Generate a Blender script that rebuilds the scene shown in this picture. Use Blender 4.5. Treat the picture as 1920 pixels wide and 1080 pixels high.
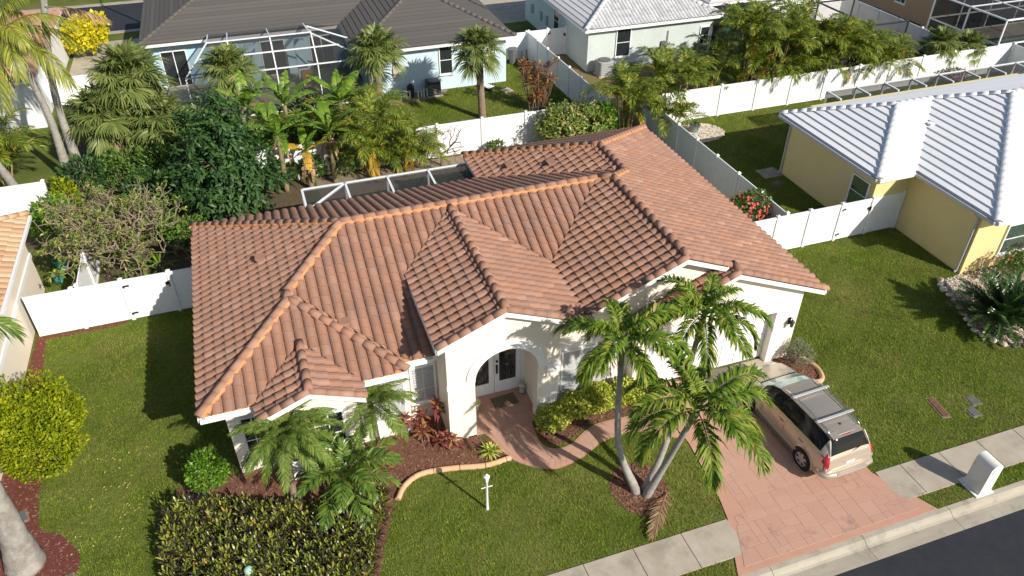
import bpy, bmesh, math, random
import numpy as np
from mathutils import Vector, Matrix
for _o in list(bpy.data.objects): bpy.data.objects.remove(_o)
random.seed(7); RNG = np.random.default_rng(7)
scene = bpy.context.scene
COL = scene.collection
# ---------------------------------------------------------------- camera
PITCH, YAW, ROLL, CAMH, FPX = math.radians(36.68), math.radians(19.33), math.radians(0.163), 18.58, 1445.6
_cam = bpy.data.cameras.new('camera'); cam = bpy.data.objects.new('camera', _cam); COL.objects.link(cam)
_f = Vector((math.sin(YAW)*math.cos(PITCH), math.cos(YAW)*math.cos(PITCH), -math.sin(PITCH)))
_r = Vector((math.cos(YAW), -math.sin(YAW), 0)); _u = _r.cross(_f)
_r2 = _r*math.cos(ROLL)+_u*math.sin(ROLL); _u2 = -_r*math.sin(ROLL)+_u*math.cos(ROLL)
_m = Matrix((_r2, _u2, -_f)).transposed().to_4x4(); _m.translation = (0, 0, CAMH)
cam.matrix_world = _m
_cam.sensor_width = 36; _cam.lens = 36*FPX/1920; _cam.clip_start = .5; _cam.clip_end = 3000
scene.camera = cam
# ---------------------------------------------------------------- sky and sun
SUN_EL = math.radians(33.5); SUN_DIR2 = Vector((0.485, -0.875)).normalized()
SUN_ROT = math.atan2(SUN_DIR2.x, SUN_DIR2.y)
world = bpy.data.worlds.new('World'); scene.world = world; world.use_nodes = True
_nt = world.node_tree; _bg = _nt.nodes['Background']
_sky = _nt.nodes.new('ShaderNodeTexSky'); _sky.sky_type = 'NISHITA'; _sky.sun_disc = False
_sky.sun_elevation = SUN_EL; _sky.sun_rotation = SUN_ROT
_nt.links.new(_sky.outputs[0], _bg.inputs[0]); _bg.inputs[1].default_value = 0.092
_sl = bpy.data.lights.new('sun', 'SUN'); sun = bpy.data.objects.new('sun', _sl); COL.objects.link(sun)
_sl.energy = 5.0; _sl.angle = math.radians(.53); _sl.color = (1, .93, .82)
_sd = Vector((SUN_DIR2.x*math.cos(SUN_EL), SUN_DIR2.y*math.cos(SUN_EL), math.sin(SUN_EL)))
sun.rotation_euler = _sd.to_track_quat('Z', 'Y').to_euler(); sun.location = (20, -20, 40)
scene.view_settings.view_transform = 'Standard'; scene.view_settings.look = 'None'
scene.view_settings.exposure = 0.27; scene.view_settings.gamma = 1
# ---------------------------------------------------------------- helpers
W0 = {}                                   # world origin of each built object
def _tag(o, label=None, cat=None, group=None, kind=None):
    if label: o['label'] = label
    if cat: o['category'] = cat
    if group: o['group'] = group
    if kind: o['kind'] = kind
    return o
def thing(name, label, cat, loc=(0, 0, 0), rz=0, group=None):
    o = bpy.data.objects.new(name, None); COL.objects.link(o); o.empty_display_size = .2
    o.location = loc; o.rotation_euler = (0, 0, rz); W0[o.name] = Vector(loc)
    return _tag(o, label, cat, group)
def link(name, me, parent=None, loc=(0, 0, 0), rot=(0, 0, 0), scale=(1, 1, 1)):
    o = bpy.data.objects.new(name, me); COL.objects.link(o)
    if parent: o.parent = parent
    o.location = loc; o.rotation_euler = rot; o.scale = scale
    W0[o.name] = W0.get(parent.name, Vector()) + Vector(loc) if parent else Vector(loc)
    return o
class MB:
    """collects faces; build() links them as one mesh object"""
    def __init__(s, T=None): s.V = []; s.F = []; s.M = []; s.T = T; s.m = 0
    def add(s, vs, fs):
        b = len(s.V)
        for v in vs:
            v = Vector(v); s.V.append(s.T @ v if s.T else v)
        for f in fs: s.F.append([b+i for i in f]); s.M.append(s.m)
    def poly(s, pts): s.add(pts, [list(range(len(pts)))])
    def box(s, x0, x1, y0, y1, z0, z1):
        if x0 > x1: x0, x1 = x1, x0
        if y0 > y1: y0, y1 = y1, y0
        s.add([(x, y, z) for z in (z0, z1) for x, y in ((x0, y0), (x1, y0), (x1, y1), (x0, y1))],
              [(3, 2, 1, 0), (4, 5, 6, 7), (0, 1, 5, 4), (1, 2, 6, 5), (2, 3, 7, 6), (3, 0, 4, 7)])
    def prism(s, pts, z0, z1, bottom=True):
        n = len(pts)
        a = sum(pts[i][0]*pts[(i+1) % n][1]-pts[(i+1) % n][0]*pts[i][1] for i in range(n))
        if a < 0: pts = pts[::-1]
        vs = [(p[0], p[1], z0) for p in pts]+[(p[0], p[1], z1) for p in pts]
        fs = [list(range(n, 2*n))]+[(i, (i+1) % n, n+(i+1) % n, n+i) for i in range(n)]
        if bottom: fs.append(list(range(n-1, -1, -1)))
        s.add(vs, fs)
    def prism_y(s, pts, y0, y1):          # outline in x,z, thickness along y
        n = len(pts)
        a = sum(pts[i][0]*pts[(i+1) % n][1]-pts[(i+1) % n][0]*pts[i][1] for i in range(n))
        if a < 0: pts = pts[::-1]
        s.add([(p[0], y0, p[1]) for p in pts]+[(p[0], y1, p[1]) for p in pts],
              [list(range(n)), list(range(2*n-1, n-1, -1))]+[(i, n+i, n+(i+1) % n, (i+1) % n) for i in range(n)])
    def prism_x(s, pts, x0, x1):          # outline in y,z, thickness along x
        n = len(pts)
        a = sum(pts[i][0]*pts[(i+1) % n][1]-pts[(i+1) % n][0]*pts[i][1] for i in range(n))
        if a < 0: pts = pts[::-1]
        s.add([(x0, p[0], p[1]) for p in pts]+[(x1, p[0], p[1]) for p in pts],
              [list(range(n-1, -1, -1)), list(range(n, 2*n))]+[((i+1) % n, n+(i+1) % n, n+i, i) for i in range(n)])
    def tube(s, pts, rad, n=8, cap=True):
        pts = [Vector(p) for p in pts]; rad = rad if hasattr(rad, '__len__') else [rad]*len(pts)
        vs = []; fs = []; ref = None
        for i, p in enumerate(pts):
            t = (pts[min(i+1, len(pts)-1)]-pts[max(i-1, 0)]).normalized()
            if ref is None: ref = Vector((1, 0, 0)) if abs(t.x) < .9 else Vector((0, 1, 0))
            a = (ref-t*ref.dot(t)).normalized(); b = t.cross(a); ref = a
            for k in range(n):
                an = 2*math.pi*k/n; vs.append(p+(a*math.cos(an)+b*math.sin(an))*rad[i])
        for i in range(len(pts)-1):
            for k in range(n):
                fs.append((i*n+k, i*n+(k+1) % n, (i+1)*n+(k+1) % n, (i+1)*n+k))
        if cap: fs.append(list(range(n-1, -1, -1))); fs.append([(len(pts)-1)*n+k for k in range(n)])
        s.add(vs, fs)
    def lathe(s, prof, c=(0, 0, 0), n=16):  # prof: (r,z) bottom to top
        vs = [(c[0]+r*math.cos(2*math.pi*k/n), c[1]+r*math.sin(2*math.pi*k/n), c[2]+z) for r, z in prof for k in range(n)]
        fs = [(i*n+k, i*n+(k+1) % n, (i+1)*n+(k+1) % n, (i+1)*n+k) for i in range(len(prof)-1) for k in range(n)]
        fs += [list(range(n-1, -1, -1)), [(len(prof)-1)*n+k for k in range(n)]]
        s.add(vs, fs)
    def ball(s, c, r, n=10, m=6, squash=1.0):
        s.lathe([(max(1e-4, r*math.sin(math.pi*i/m)), -r*squash*math.cos(math.pi*i/m)) for i in range(m+1)], c, n)
    def mesh(s, name, mats, off=Vector(), smooth=False):
        me = bpy.data.meshes.new(name)
        me.from_pydata([v-off for v in s.V], [], s.F)
        for m in (mats if isinstance(mats, (list, tuple)) else [mats]): me.materials.append(m)
        if any(s.M): me.polygons.foreach_set('material_index', s.M)
        if smooth: me.polygons.foreach_set('use_smooth', [True]*len(me.polygons))
        me.update(); return me
    def build(s, name, mats, parent=None, smooth=False, world=True, auto=None):
        off = W0[parent.name] if (parent and world) else Vector()
        o = link(name, s.mesh(name, mats, off, smooth or auto is not None), parent)
        if auto is not None: sharp(o.data, auto)
        return o
def sharp(me, deg):
    bm = bmesh.new(); bm.from_mesh(me); lim = math.radians(deg)
    for e in bm.edges:
        if len(e.link_faces) == 2: e.smooth = e.calc_face_angle(0) < lim
    bm.to_mesh(me); bm.free()
def struct(name, mb, m, parent=None, **k):
    o = mb.build(name, m, parent, **k)
    if not parent: o['kind'] = 'structure'
    return o
def soup(name, V, F, mats, parent=None, loc=None, smooth=False, mi=None):
    """numpy verts (n,3) and faces (m,k) -> object"""
    me = bpy.data.meshes.new(name); V = np.ascontiguousarray(V, dtype=np.float32); F = np.ascontiguousarray(F, dtype=np.int32)
    k = F.shape[1]; n = len(F)
    me.vertices.add(len(V)); me.vertices.foreach_set('co', V.ravel())
    me.loops.add(n*k); me.loops.foreach_set('vertex_index', F.ravel())
    me.polygons.add(n); me.polygons.foreach_set('loop_start', np.arange(0, n*k, k, dtype=np.int32)); me.polygons.foreach_set('loop_total', np.full(n, k, dtype=np.int32))
    for m in (mats if isinstance(mats, (list, tuple)) else [mats]): me.materials.append(m)
    if mi is not None: me.polygons.foreach_set('material_index', np.ascontiguousarray(mi, dtype=np.int32))
    me.update(calc_edges=True)
    if smooth: me.polygons.foreach_set('use_smooth', [True]*n)
    if name is None: return me
    return link(name, me, parent, loc or (0, 0, 0))
def clip_convex(pts, poly):
    """Sutherland-Hodgman in plan: 3-D points against a convex CCW polygon"""
    out = pts
    for i in range(len(poly)):
        a = poly[i]; b = poly[(i+1) % len(poly)]; ex, ey = b[0]-a[0], b[1]-a[1]
        inp = out; out = []
        if not inp: return []
        d = [ex*(p[1]-a[1])-ey*(p[0]-a[0]) for p in inp]
        for j in range(len(inp)):
            k = (j+1) % len(inp)
            if d[j] >= 0: out.append(inp[j])
            if (d[j] >= 0) != (d[k] >= 0):
                t = d[j]/(d[j]-d[k]); out.append(inp[j]+(inp[k]-inp[j])*t)
    return out
def ccw(poly):
    a = sum(poly[i][0]*poly[(i+1) % len(poly)][1]-poly[(i+1) % len(poly)][0]*poly[i][1] for i in range(len(poly)))
    return poly if a > 0 else poly[::-1]
def inside(p, poly, e=-1e-6):
    for i in range(len(poly)):
        a = poly[i]; b = poly[(i+1) % len(poly)]
        if (b[0]-a[0])*(p[1]-a[1])-(b[1]-a[1])*(p[0]-a[0]) < e: return False
    return True
def in_poly(X, Y, poly):
    """numpy even-odd test"""
    r = np.zeros(X.shape, bool); n = len(poly)
    for i in range(n):
        x1, y1 = poly[i]; x2, y2 = poly[(i+1) % n]
        if y1 == y2: continue
        c = ((y1 > Y) != (y2 > Y)) & (X < (x2-x1)*(Y-y1)/(y2-y1)+x1); r ^= c
    return r
def smooth_closed(pts, k=6):
    """Catmull-Rom through closed control points"""
    out = []; n = len(pts)
    for i in range(n):
        p0, p1, p2, p3 = (Vector(pts[(i+j-1) % n]) for j in range(4))
        for t in (j/k for j in range(k)):
            out.append(tuple(.5*((2*p1)+(p2-p0)*t+(2*p0-5*p1+4*p2-p3)*t*t+(3*p1-p0-3*p2+p3)*t**3)))
    return out
def smooth_open(pts, k=6):
    pts = [Vector(p) for p in pts]; out = []
    P = [2*pts[0]-pts[1]]+pts+[2*pts[-1]-pts[-2]]
    for i in range(len(pts)-1):
        p0, p1, p2, p3 = P[i:i+4]
        for t in (j/k for j in range(k)):
            out.append(.5*((2*p1)+(p2-p0)*t+(2*p0-5*p1+4*p2-p3)*t*t+(3*p1-p0-3*p2+p3)*t**3))
    out.append(pts[-1]); return out
# ---------------------------------------------------------------- materials
def _nodes(name):
    m = bpy.data.materials.new(name); m.use_nodes = True; nt = m.node_tree
    return m, nt, nt.nodes, nt.links, nt.nodes['Principled BSDF']
def _noise(nt, scale, detail=3, rough=.6, vec=None, stretch=None):
    n = nt.nodes.new('ShaderNodeTexNoise'); n.inputs['Scale'].default_value = scale; n.inputs['Detail'].default_value = detail; n.inputs['Roughness'].default_value = rough
    if vec is None: vec = nt.nodes.new('ShaderNodeNewGeometry').outputs['Position']
    if stretch:
        mp = nt.nodes.new('ShaderNodeMapping'); mp.inputs['Scale'].default_value = stretch; nt.links.new(vec, mp.inputs[0]); vec = mp.outputs[0]
    nt.links.new(vec, n.inputs['Vector']); return n.outputs['Fac']
def _mix(nt, fac, a, b, mode='MIX'):
    n = nt.nodes.new('ShaderNodeMix'); n.data_type = 'RGBA'; n.blend_type = mode
    for s, val in ((0, fac), (6, a), (7, b)):
        if isinstance(val, (int, float)): n.inputs[s].default_value = val
        elif isinstance(val, (tuple, list)): n.inputs[s].default_value = (*val[:3], 1)
        else: nt.links.new(val, n.inputs[s])
    return n.outputs[2]
def _ramp(nt, fac, stops, mode='LINEAR'):
    n = nt.nodes.new('ShaderNodeValToRGB'); e = n.color_ramp.elements; n.color_ramp.interpolation = mode
    while len(e) < len(stops): e.new(.5)
    for i, (p, c) in enumerate(stops): e[i].position = p; e[i].color = (*c, 1) if len(c) == 3 else c
    nt.links.new(fac, n.inputs[0]); return n.outputs[0]
def _rand(nt):
    """random per object and per loose island together"""
    a = nt.nodes.new('ShaderNodeObjectInfo').outputs['Random']; b = nt.nodes.new('ShaderNodeNewGeometry').outputs['Random Per Island']
    s = nt.nodes.new('ShaderNodeMath'); s.operation = 'ADD'; nt.links.new(a, s.inputs[0]); nt.links.new(b, s.inputs[1])
    f = nt.nodes.new('ShaderNodeMath'); f.operation = 'FRACT'; nt.links.new(s.outputs[0], f.inputs[0]); return f.outputs[0]
def _bump(nt, bsdf, h, strength, dist):
    b = nt.nodes.new('ShaderNodeBump'); b.inputs['Strength'].default_value = strength; b.inputs['Distance'].default_value = dist
    nt.links.new(h, b.inputs['Height']); nt.links.new(b.outputs[0], bsdf.inputs['Normal'])
def pmat(name, c1, c2=None, scale=3, rough=.7, bump=0, bscale=60, dist=.01, metal=0, spec=.3, stain=None, sscale=.6, smin=.5, smax=.75, stretch=None):
    m, nt, N, L, b = _nodes(name); c2 = c2 or c1
    col = _mix(nt, _ramp(nt, _noise(nt, scale, 5, stretch=stretch), [(.3, (0, 0, 0)), (.7, (1, 1, 1))]), c1, c2)
    if stain:
        col = _mix(nt, _ramp(nt, _noise(nt, sscale, 6, .7), [(smin, (0, 0, 0)), (smax, (1, 1, 1))]), col, stain)
    L.new(col, b.inputs['Base Color']); b.inputs['Roughness'].default_value = rough; b.inputs['Metallic'].default_value = metal; b.inputs['Specular IOR Level'].default_value = spec
    if bump: _bump(nt, b, _noise(nt, bscale, 4), bump, dist)
    return m
def vmat(name, stops, rough=.7, spec=.3, scale=8, amt=.25, dark=(.1, .1, .1), bump=0, bscale=40, stretch=None):
    """colour picked per piece from a ramp, broken by noise"""
    m, nt, N, L, b = _nodes(name)
    col = _ramp(nt, _rand(nt), stops)
    f = _ramp(nt, _noise(nt, scale, 6, .7, stretch=stretch), [(.4, (0, 0, 0)), (.8, (amt, amt, amt))])
    col = _mix(nt, f, col, dark); L.new(col, b.inputs['Base Color'])
    b.inputs['Roughness'].default_value = rough; b.inputs['Specular IOR Level'].default_value = spec
    if bump: _bump(nt, b, _noise(nt, bscale, 3), bump, .01)
    return m
def leafmat(name, stops, rough=.45, spec=.35, trans=.28, scale=1.3, tint=None):
    """leaf: colour per leaf and per clump, some light passing through"""
    m, nt, N, L, b = _nodes(name)
    stops = [(q, tuple(min(.75, v*1.5) for v in c)) for q, c in stops]
    col = _ramp(nt, _rand(nt), stops)
    if tint: col = _mix(nt, _ramp(nt, _noise(nt, scale, 2), [(.42, (0, 0, 0)), (.62, (.8, .8, .8))]), col, tint)
    L.new(col, b.inputs['Base Color']); b.inputs['Roughness'].default_value = rough; b.inputs['Specular IOR Level'].default_value = spec
    t = N.new('ShaderNodeBsdfTranslucent'); L.new(_mix(nt, .5, col, (.9, 1, .25), 'MULTIPLY'), t.inputs[0])
    x = N.new('ShaderNodeMixShader'); x.inputs[0].default_value = trans
    L.new(b.outputs[0], x.inputs[1]); L.new(t.outputs[0], x.inputs[2]); L.new(x.outputs[0], N['Material Output'].inputs[0])
    return m
def glassmat(name, col, rough=.04):
    m, nt, N, L, b = _nodes(name); b.inputs['Base Color'].default_value = (*col, 1); b.inputs['Roughness'].default_value = rough
    b.inputs['Specular IOR Level'].default_value = .8; b.inputs['Coat Weight'].default_value = .5; return m
def screenmat(name, col, alpha):
    """fine insect mesh: part of the light passes straight through"""
    m, nt, N, L, b = _nodes(name); b.inputs['Base Color'].default_value = (*col, 1); b.inputs['Roughness'].default_value = .8; b.inputs['Alpha'].default_value = alpha; return m
def gmat():
    m, nt, N, L, b = _nodes('lawn')
    a = _ramp(nt, _noise(nt, .35, 4), [(.35, (.095, .125, .022)), (.5, (.13, .155, .032)), (.66, (.20, .19, .06))])
    col = _mix(nt, _ramp(nt, _noise(nt, 9, 4), [(.35, (0, 0, 0)), (.75, (.7, .7, .7))]), a, (.05, .075, .017))
    L.new(col, b.inputs['Base Color']); b.inputs['Roughness'].default_value = .9; b.inputs['Specular IOR Level'].default_value = .1
    _bump(nt, b, _noise(nt, 45, 4), .6, .03); return m
M = {}
M['lawn'] = gmat()
def grassblade():
    m, nt, N, L, b = _nodes('grass_blade')
    base = _ramp(nt, _rand(nt), [(0, (.135, .215, .016)), (.5, (.205, .305, .024)), (.85, (.28, .355, .04)), (1, (.40, .38, .10))])
    dry = _ramp(nt, _noise(nt, .55, 4, .65), [(.44, (0, 0, 0)), (.72, (.62, .62, .62))])
    wv = N.new('ShaderNodeTexWave'); wv.inputs['Scale'].default_value = .55; wv.inputs['Distortion'].default_value = 1.2; wv.inputs['Detail'].default_value = 2; gp = N.new('ShaderNodeMapping'); gp.inputs['Rotation'].default_value = (0, 0, .9); L.new(N.new('ShaderNodeNewGeometry').outputs['Position'], gp.inputs[0]); L.new(gp.outputs[0], wv.inputs[0])
    base = _mix(nt, 1.0, base, _ramp(nt, wv.outputs['Fac'], [(.2, (.86, .88, .86)), (.8, (1.0, 1.0, 1.0))]), 'MULTIPLY')
    col = _mix(nt, dry, base, (.36, .31, .10)); dk = _ramp(nt, _noise(nt, .9, 3), [(.3, (.62, .66, .6)), (.55, (1, 1, 1))])
    col = _mix(nt, 1.0, col, dk, 'MULTIPLY')
    L.new(col, b.inputs['Base Color']); b.inputs['Roughness'].default_value = .8; b.inputs['Specular IOR Level'].default_value = .08
    t = N.new('ShaderNodeBsdfTranslucent'); L.new(col, t.inputs[0]); x = N.new('ShaderNodeMixShader'); x.inputs[0].default_value = .3
    L.new(b.outputs[0], x.inputs[1]); L.new(t.outputs[0], x.inputs[2]); L.new(x.outputs[0], N['Material Output'].inputs[0]); return m
M['blade'] = grassblade()
M['asphalt'] = pmat('asphalt', (.021, .023, .030), (.030, .032, .040), 4, .85, .5, 120, .01, stain=(.036, .037, .041), sscale=.7, smin=.5, smax=.8)
M['concrete'] = pmat('concrete', (.36, .31, .24), (.45, .40, .33), 1.6, .85, .25, 80, .004, stain=(.22, .19, .15), sscale=.9, smin=.52, smax=.8)
M['kerb'] = pmat('kerb_concrete', (.34, .30, .24), (.42, .38, .31), 2.5, .85, .3, 90, .004, stain=(.17, .155, .13), sscale=1.3, smin=.5, smax=.8, stretch=(.35, 1.6, 1))
M['joint'] = pmat('joint_dirt', (.16, .10, .075), (.22, .13, .10), 5, .95)
M['stamp'] = vmat('stamped_concrete', [(0, (.46, .265, .197)), (.5, (.48, .282, .208)), (1, (.50, .298, .222))], .8, .2, 2.2, .75, (.43, .29, .24), .4, 22)
def _scuff(m):
    nt = m.node_tree; b = nt.nodes['Principled BSDF']; src = b.inputs['Base Color'].links[0].from_socket
    sx = nt.nodes.new('ShaderNodeSeparateXYZ'); nt.links.new(nt.nodes.new('ShaderNodeNewGeometry').outputs['Position'], sx.inputs[0])
    mr = nt.nodes.new('ShaderNodeMapRange'); mr.inputs[1].default_value = 9.6; mr.inputs[2].default_value = 12.2; mr.inputs[3].default_value = .75; mr.inputs[4].default_value = .12; nt.links.new(sx.outputs[1], mr.inputs[0])
    f = _ramp(nt, _noise(nt, 1.5, 8, .78), [(.54, (0, 0, 0)), (.72, (1, 1, 1))]); mu = nt.nodes.new('ShaderNodeMath'); mu.operation = 'MULTIPLY'; nt.links.new(f, mu.inputs[0]); nt.links.new(mr.outputs[0], mu.inputs[1])
    nt.links.new(_mix(nt, mu.outputs[0], src, (.16, .125, .115)), b.inputs['Base Color'])
_scuff(M['stamp'])
M['stampedge'] = pmat('stamped_border', (.46, .25, .18), (.50, .285, .21), 2.5, .75, .2, 40, .005)
M['mulch'] = pmat('mulch', (.13, .055, .035), (.22, .11, .075), 14, .95, .9, 45, .03)
M['mulchred'] = pmat('mulch_red', (.12, .032, .026), (.19, .06, .045), 16, .95, .9, 45, .03)
M['chip'] = vmat('mulch_chip', [(0, (.12, .045, .03)), (.5, (.21, .10, .065)), (1, (.30, .19, .13))], .95, .1, 8, .2)
M['litter'] = pmat('leaf_litter', (.075, .058, .036), (.13, .10, .06), 9, .95, .8, 40, .03)
M['soil'] = pmat('dry_soil', (.20, .15, .105), (.30, .24, .17), 6, .95, .6, 35, .02)
M['dryleaf'] = pmat('dry_grass_soil', (.20, .145, .065), (.15, .13, .05), 3, .95, .6, 35, .02)
M['terra'] = pmat('terracotta_edging', (.55, .33, .19), (.62, .40, .25), 4, .8, .3, 40, .01)
M['tile'] = vmat('roof_tile_clay', [(0, (.305, .165, .115)), (.3, (.345, .184, .124)), (.55, (.365, .196, .132)), (.8, (.315, .182, .135)), (1, (.41, .235, .168))], .8, .15, .9, .6, (.20, .135, .11), .3, 50)
M['mortar'] = pmat('orange_mortar', (.50, .215, .08), (.57, .28, .13), 7, .9, .6, 40, .02)
M['stucco'] = pmat('cream_stucco', (.79, .73, .63), (.81, .75, .66), 2, .85, .25, 110, .006, stain=(.72, .65, .54), sscale=.8, smin=.55, smax=.9)
M['white'] = pmat('white_paint', (.80, .80, .80), (.82, .82, .81), 3, .5, spec=.35)
M['vinyl'] = pmat('white_vinyl', (.80, .81, .82), (.82, .82, .82), 2, .45, spec=.4, stain=(.66, .66, .62), sscale=1.6, smin=.52, smax=.85)
M['shade_white'] = pmat('louvre_white', (.72, .73, .74), None, 3, .5)
M['glass'] = glassmat('window_glass', (.02, .026, .03))
M['glass2'] = glassmat('window_glass_green', (.05, .085, .07))
M['dark'] = pmat('black_metal', (.02, .02, .022), None, 3, .5)
M['grey'] = pmat('grey_plastic', (.12, .125, .13), None, 3, .6)
M['acgrey'] = pmat('ac_grey', (.36, .37, .36), (.40, .41, .40), 5, .5, .1, 60)
M['screen'] = screenmat('insect_screen', (.035, .04, .04), .52)
M['screend'] = screenmat('dark_screen', (.02, .022, .025), .62)
M['alu'] = pmat('white_aluminium', (.74, .76, .78), None, 3, .4, spec=.5)
M['bronze'] = pmat('bronze_aluminium', (.03, .03, .035), None, 3, .4, spec=.5)
M['gutter'] = pmat('grey_gutter', (.45, .46, .48), None, 3, .4)
# ================================================================ ground, road, pavements
g = MB(); S = 900
_pr = [(-S, 0), (-1.6, 0), (-1.6, -.25), (9.27, -.25), (9.27, 0), (S, 0)]
for (ya, za), (yb, zb) in zip(_pr, _pr[1:]): g.poly([(-S, ya, za), (S, ya, za), (S, yb, zb), (-S, yb, zb)])
struct('ground', g, M['lawn'])
g = MB(); g.poly([(-300, -.9, -.125), (300, -.9, -.125), (300, 8.56, -.125), (-300, 8.56, -.125)]); struct('road', g, M['asphalt'])
g = MB(); g.poly([(-300, 8.5, -.2), (300, 8.5, -.2), (300, 9.28, -.2), (-300, 9.28, -.2)]); kerb = struct('kerb', g, M['joint'])
_kp = [(8.53, -.2), (8.53, -.115), (8.93, -.128), (9.0, -.10), (9.08, -.03), (9.14, .004), (9.285, .012), (9.285, -.2)]
kb = MB(); kb.prism_x(_kp, 0, 3.02); _kme = kb.mesh('kerb_stone', M['kerb'])
for k in range(-6, 14): link('kerb_stone', _kme, kerb, (-1.45+3.035*k, 0, 0))
g = MB(); g.prism_x([(-1.62, -.22), (-1.62, .01), (-1.4, .01), (-.9, -.12), (-.9, -.22)], -300, 300); struct('far_kerb', g, M['kerb'])
sw = MB(); sw.poly([(-60, 9.86, .004), (70, 9.86, .004), (70, 10.98, .004), (-60, 10.98, .004)]); sidewalk = struct('sidewalk', sw, M['joint'])
def slab_row(xs):
    for a, b in zip(xs, xs[1:]):
        s = MB(); x0, x1, y0, y1 = a+.008, b-.008, 9.835, 11.0; r = .012
        s.add([(x0, y0, 0), (x1, y0, 0), (x1, y1, 0), (x0, y1, 0), (x0, y0, .024), (x1, y0, .024), (x1, y1, .024), (x0, y1, .024),
               (x0+r, y0+r, .032), (x1-r, y0+r, .032), (x1-r, y1-r, .032), (x0+r, y1-r, .032)],
              [(0, 1, 5, 4), (1, 2, 6, 5), (2, 3, 7, 6), (3, 0, 4, 7), (4, 5, 9, 8), (5, 6, 10, 9), (6, 7, 11, 10), (7, 4, 8, 11), (8, 9, 10, 11)])
        s.build('slab', M['concrete'], sidewalk)
slab_row([10.42-1.5*k for k in range(11)][::-1]); slab_row([15.62]+[16.55+1.5*k for k in range(12)])
# driveway: stamped slabs in a random ashlar bond, inside a plain border
DRV = [(9.72, 9.29), (16.42, 9.29), (15.52, 11.0), (15.55, 14.9), (15.62, 16.6), (10.6, 16.6), (10.84, 13.9), (10.62, 11.75), (10.45, 11.0)]
g = MB(); g.prism(DRV, .002, .030, bottom=False); drive = struct('driveway', g, M['stampedge'])
_in = [ccw([(10.05, 9.47), (15.98, 9.47), (15.34, 10.98), (15.34, 14.6), (11.02, 14.6), (10.9, 11.75), (10.68, 11.0)])]
_in = [ccw([(10.02, 9.47), (15.98, 9.47), (15.33, 11.0), (10.68, 11.0)]), ccw([(10.68, 11.0), (15.33, 11.0), (15.33, 14.6), (11.04, 14.6), (11.04, 13.9), (10.84, 11.75)])]
def stamp_slab(pts, parent, mat, z=.030, h=.007, gap=.0055):
    c = sum(pts, Vector())/len(pts); q = [p+(c-p).normalized()*gap for p in pts]; n = len(q)
    q2 = [p+(c-p).normalized()*.014 for p in q]
    s = MB(); dz = random.uniform(-.0015, .0015)
    s.add([(p.x, p.y, z-.004) for p in q]+[(p.x, p.y, z+h*.6+dz) for p in q]+[(p.x, p.y, z+h+dz) for p in q2],
          [(i, (i+1) % n, n+(i+1) % n, n+i) for i in range(n)]+[(n+i, n+(i+1) % n, 2*n+(i+1) % n, 2*n+i) for i in range(n)]+[list(range(2*n, 3*n))])
    s.build('stamped_stone', mat, parent)
def ashlar(pieces, x0, x1, y0, y1, parent, mat, u=.31):
    nx, ny = int((x1-x0)/u), int((y1-y0)/u); used = [[False]*ny for _ in range(nx)]
    for j in range(ny):
        for i in range(nx):
            if used[i][j]: continue
            w, h = random.choice([(1, 1), (2, 1), (1, 2), (2, 2), (2, 1), (3, 2), (2, 2), (3, 1)])
            while w > 1 and (i+w > nx or any(used[i+a][j] for a in range(w))): w -= 1
            h = min(h, ny-j)
            for a in range(w):
                for b in range(h): used[i+a][j+b] = True
            q = [Vector((x0+i*u, y0+j*u, 0)), Vector((x0+(i+w)*u, y0+j*u, 0)), Vector((x0+(i+w)*u, y0+(j+h)*u, 0)), Vector((x0+i*u, y0+(j+h)*u, 0))]
            for pc in pieces:
                c = clip_convex(q, pc)
                if len(c) >= 3:
                    ar = abs(sum(c[k].x*c[(k+1) % len(c)].y-c[(k+1) % len(c)].x*c[k].y for k in range(len(c))))/2
                    if ar > .012: stamp_slab(c, parent, mat)
ashlar(_in, 9.9, 16.2, 9.47, 14.7, drive, M['stamp'], .245)
g = MB(); g.poly([(12.3, 14.66, .034), (15.5, 14.66, .034), (15.56, 16.6, .034), (12.3, 16.6, .034)])
g.build('garage_apron', M['concrete'], drive)
# walkway from the drive to the porch
_wl = smooth_open([(4.64, 16.75, 0), (4.95, 16.15, 0), (5.33, 15.1, 0), (6.26, 14.38, 0), (7.25, 14.42, 0), (8.48, 14.9, 0), (9.7, 14.82, 0), (10.75, 14.1, 0)], 5)
_wr = smooth_open([(6.62, 16.95, 0), (6.42, 16.15, 0), (6.42, 15.42, 0), (6.75, 15.08, 0), (7.3, 15.1, 0), (8.3, 15.6, 0), (9.75, 15.58, 0), (10.75, 15.5, 0)], 5)
g = MB(); n = len(_wl)
g.add([(p.x, p.y, .022) for p in _wl]+[(p.x, p.y, .022) for p in _wr]+[(p.x, p.y, 0) for p in _wl]+[(p.x, p.y, 0) for p in _wr],
      [(i, i+1, n+i+1, n+i)[::-1] for i in range(n-1)]+[(i, 2*n+i, 2*n+i+1, i+1) for i in range(n-1)]+[(n+i, n+i+1, 3*n+i+1, 3*n+i) for i in range(n-1)])
walk = struct('walkway', g, M['stampedge'])
def wpt(s, t):
    s = max(0, min(n-1.001, s)); i = int(s); f = s-i
    return (_wl[i].lerp(_wl[i+1], f)).lerp(_wr[i].lerp(_wr[i+1], f), t)
for lane in range(3):
    s = random.uniform(-.8, 0)
    while s < n-1:
        e = s+random.choice([1.1, 1.6, 2.2]); t0, t1 = .09+.273*lane, .09+.273*(lane+1)
        if e > .2 and s < n-1.2:
            q = [wpt(s, t0), wpt(e, t0), wpt(e, t1), wpt(s, t1)][::-1]
            if (q[0]-q[1]).length > .08 and (q[1]-q[2]).length > .08: stamp_slab([Vector((p.x, p.y, 0)) for p in q], walk, M['stamp'], z=.022)
        s = e
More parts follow.
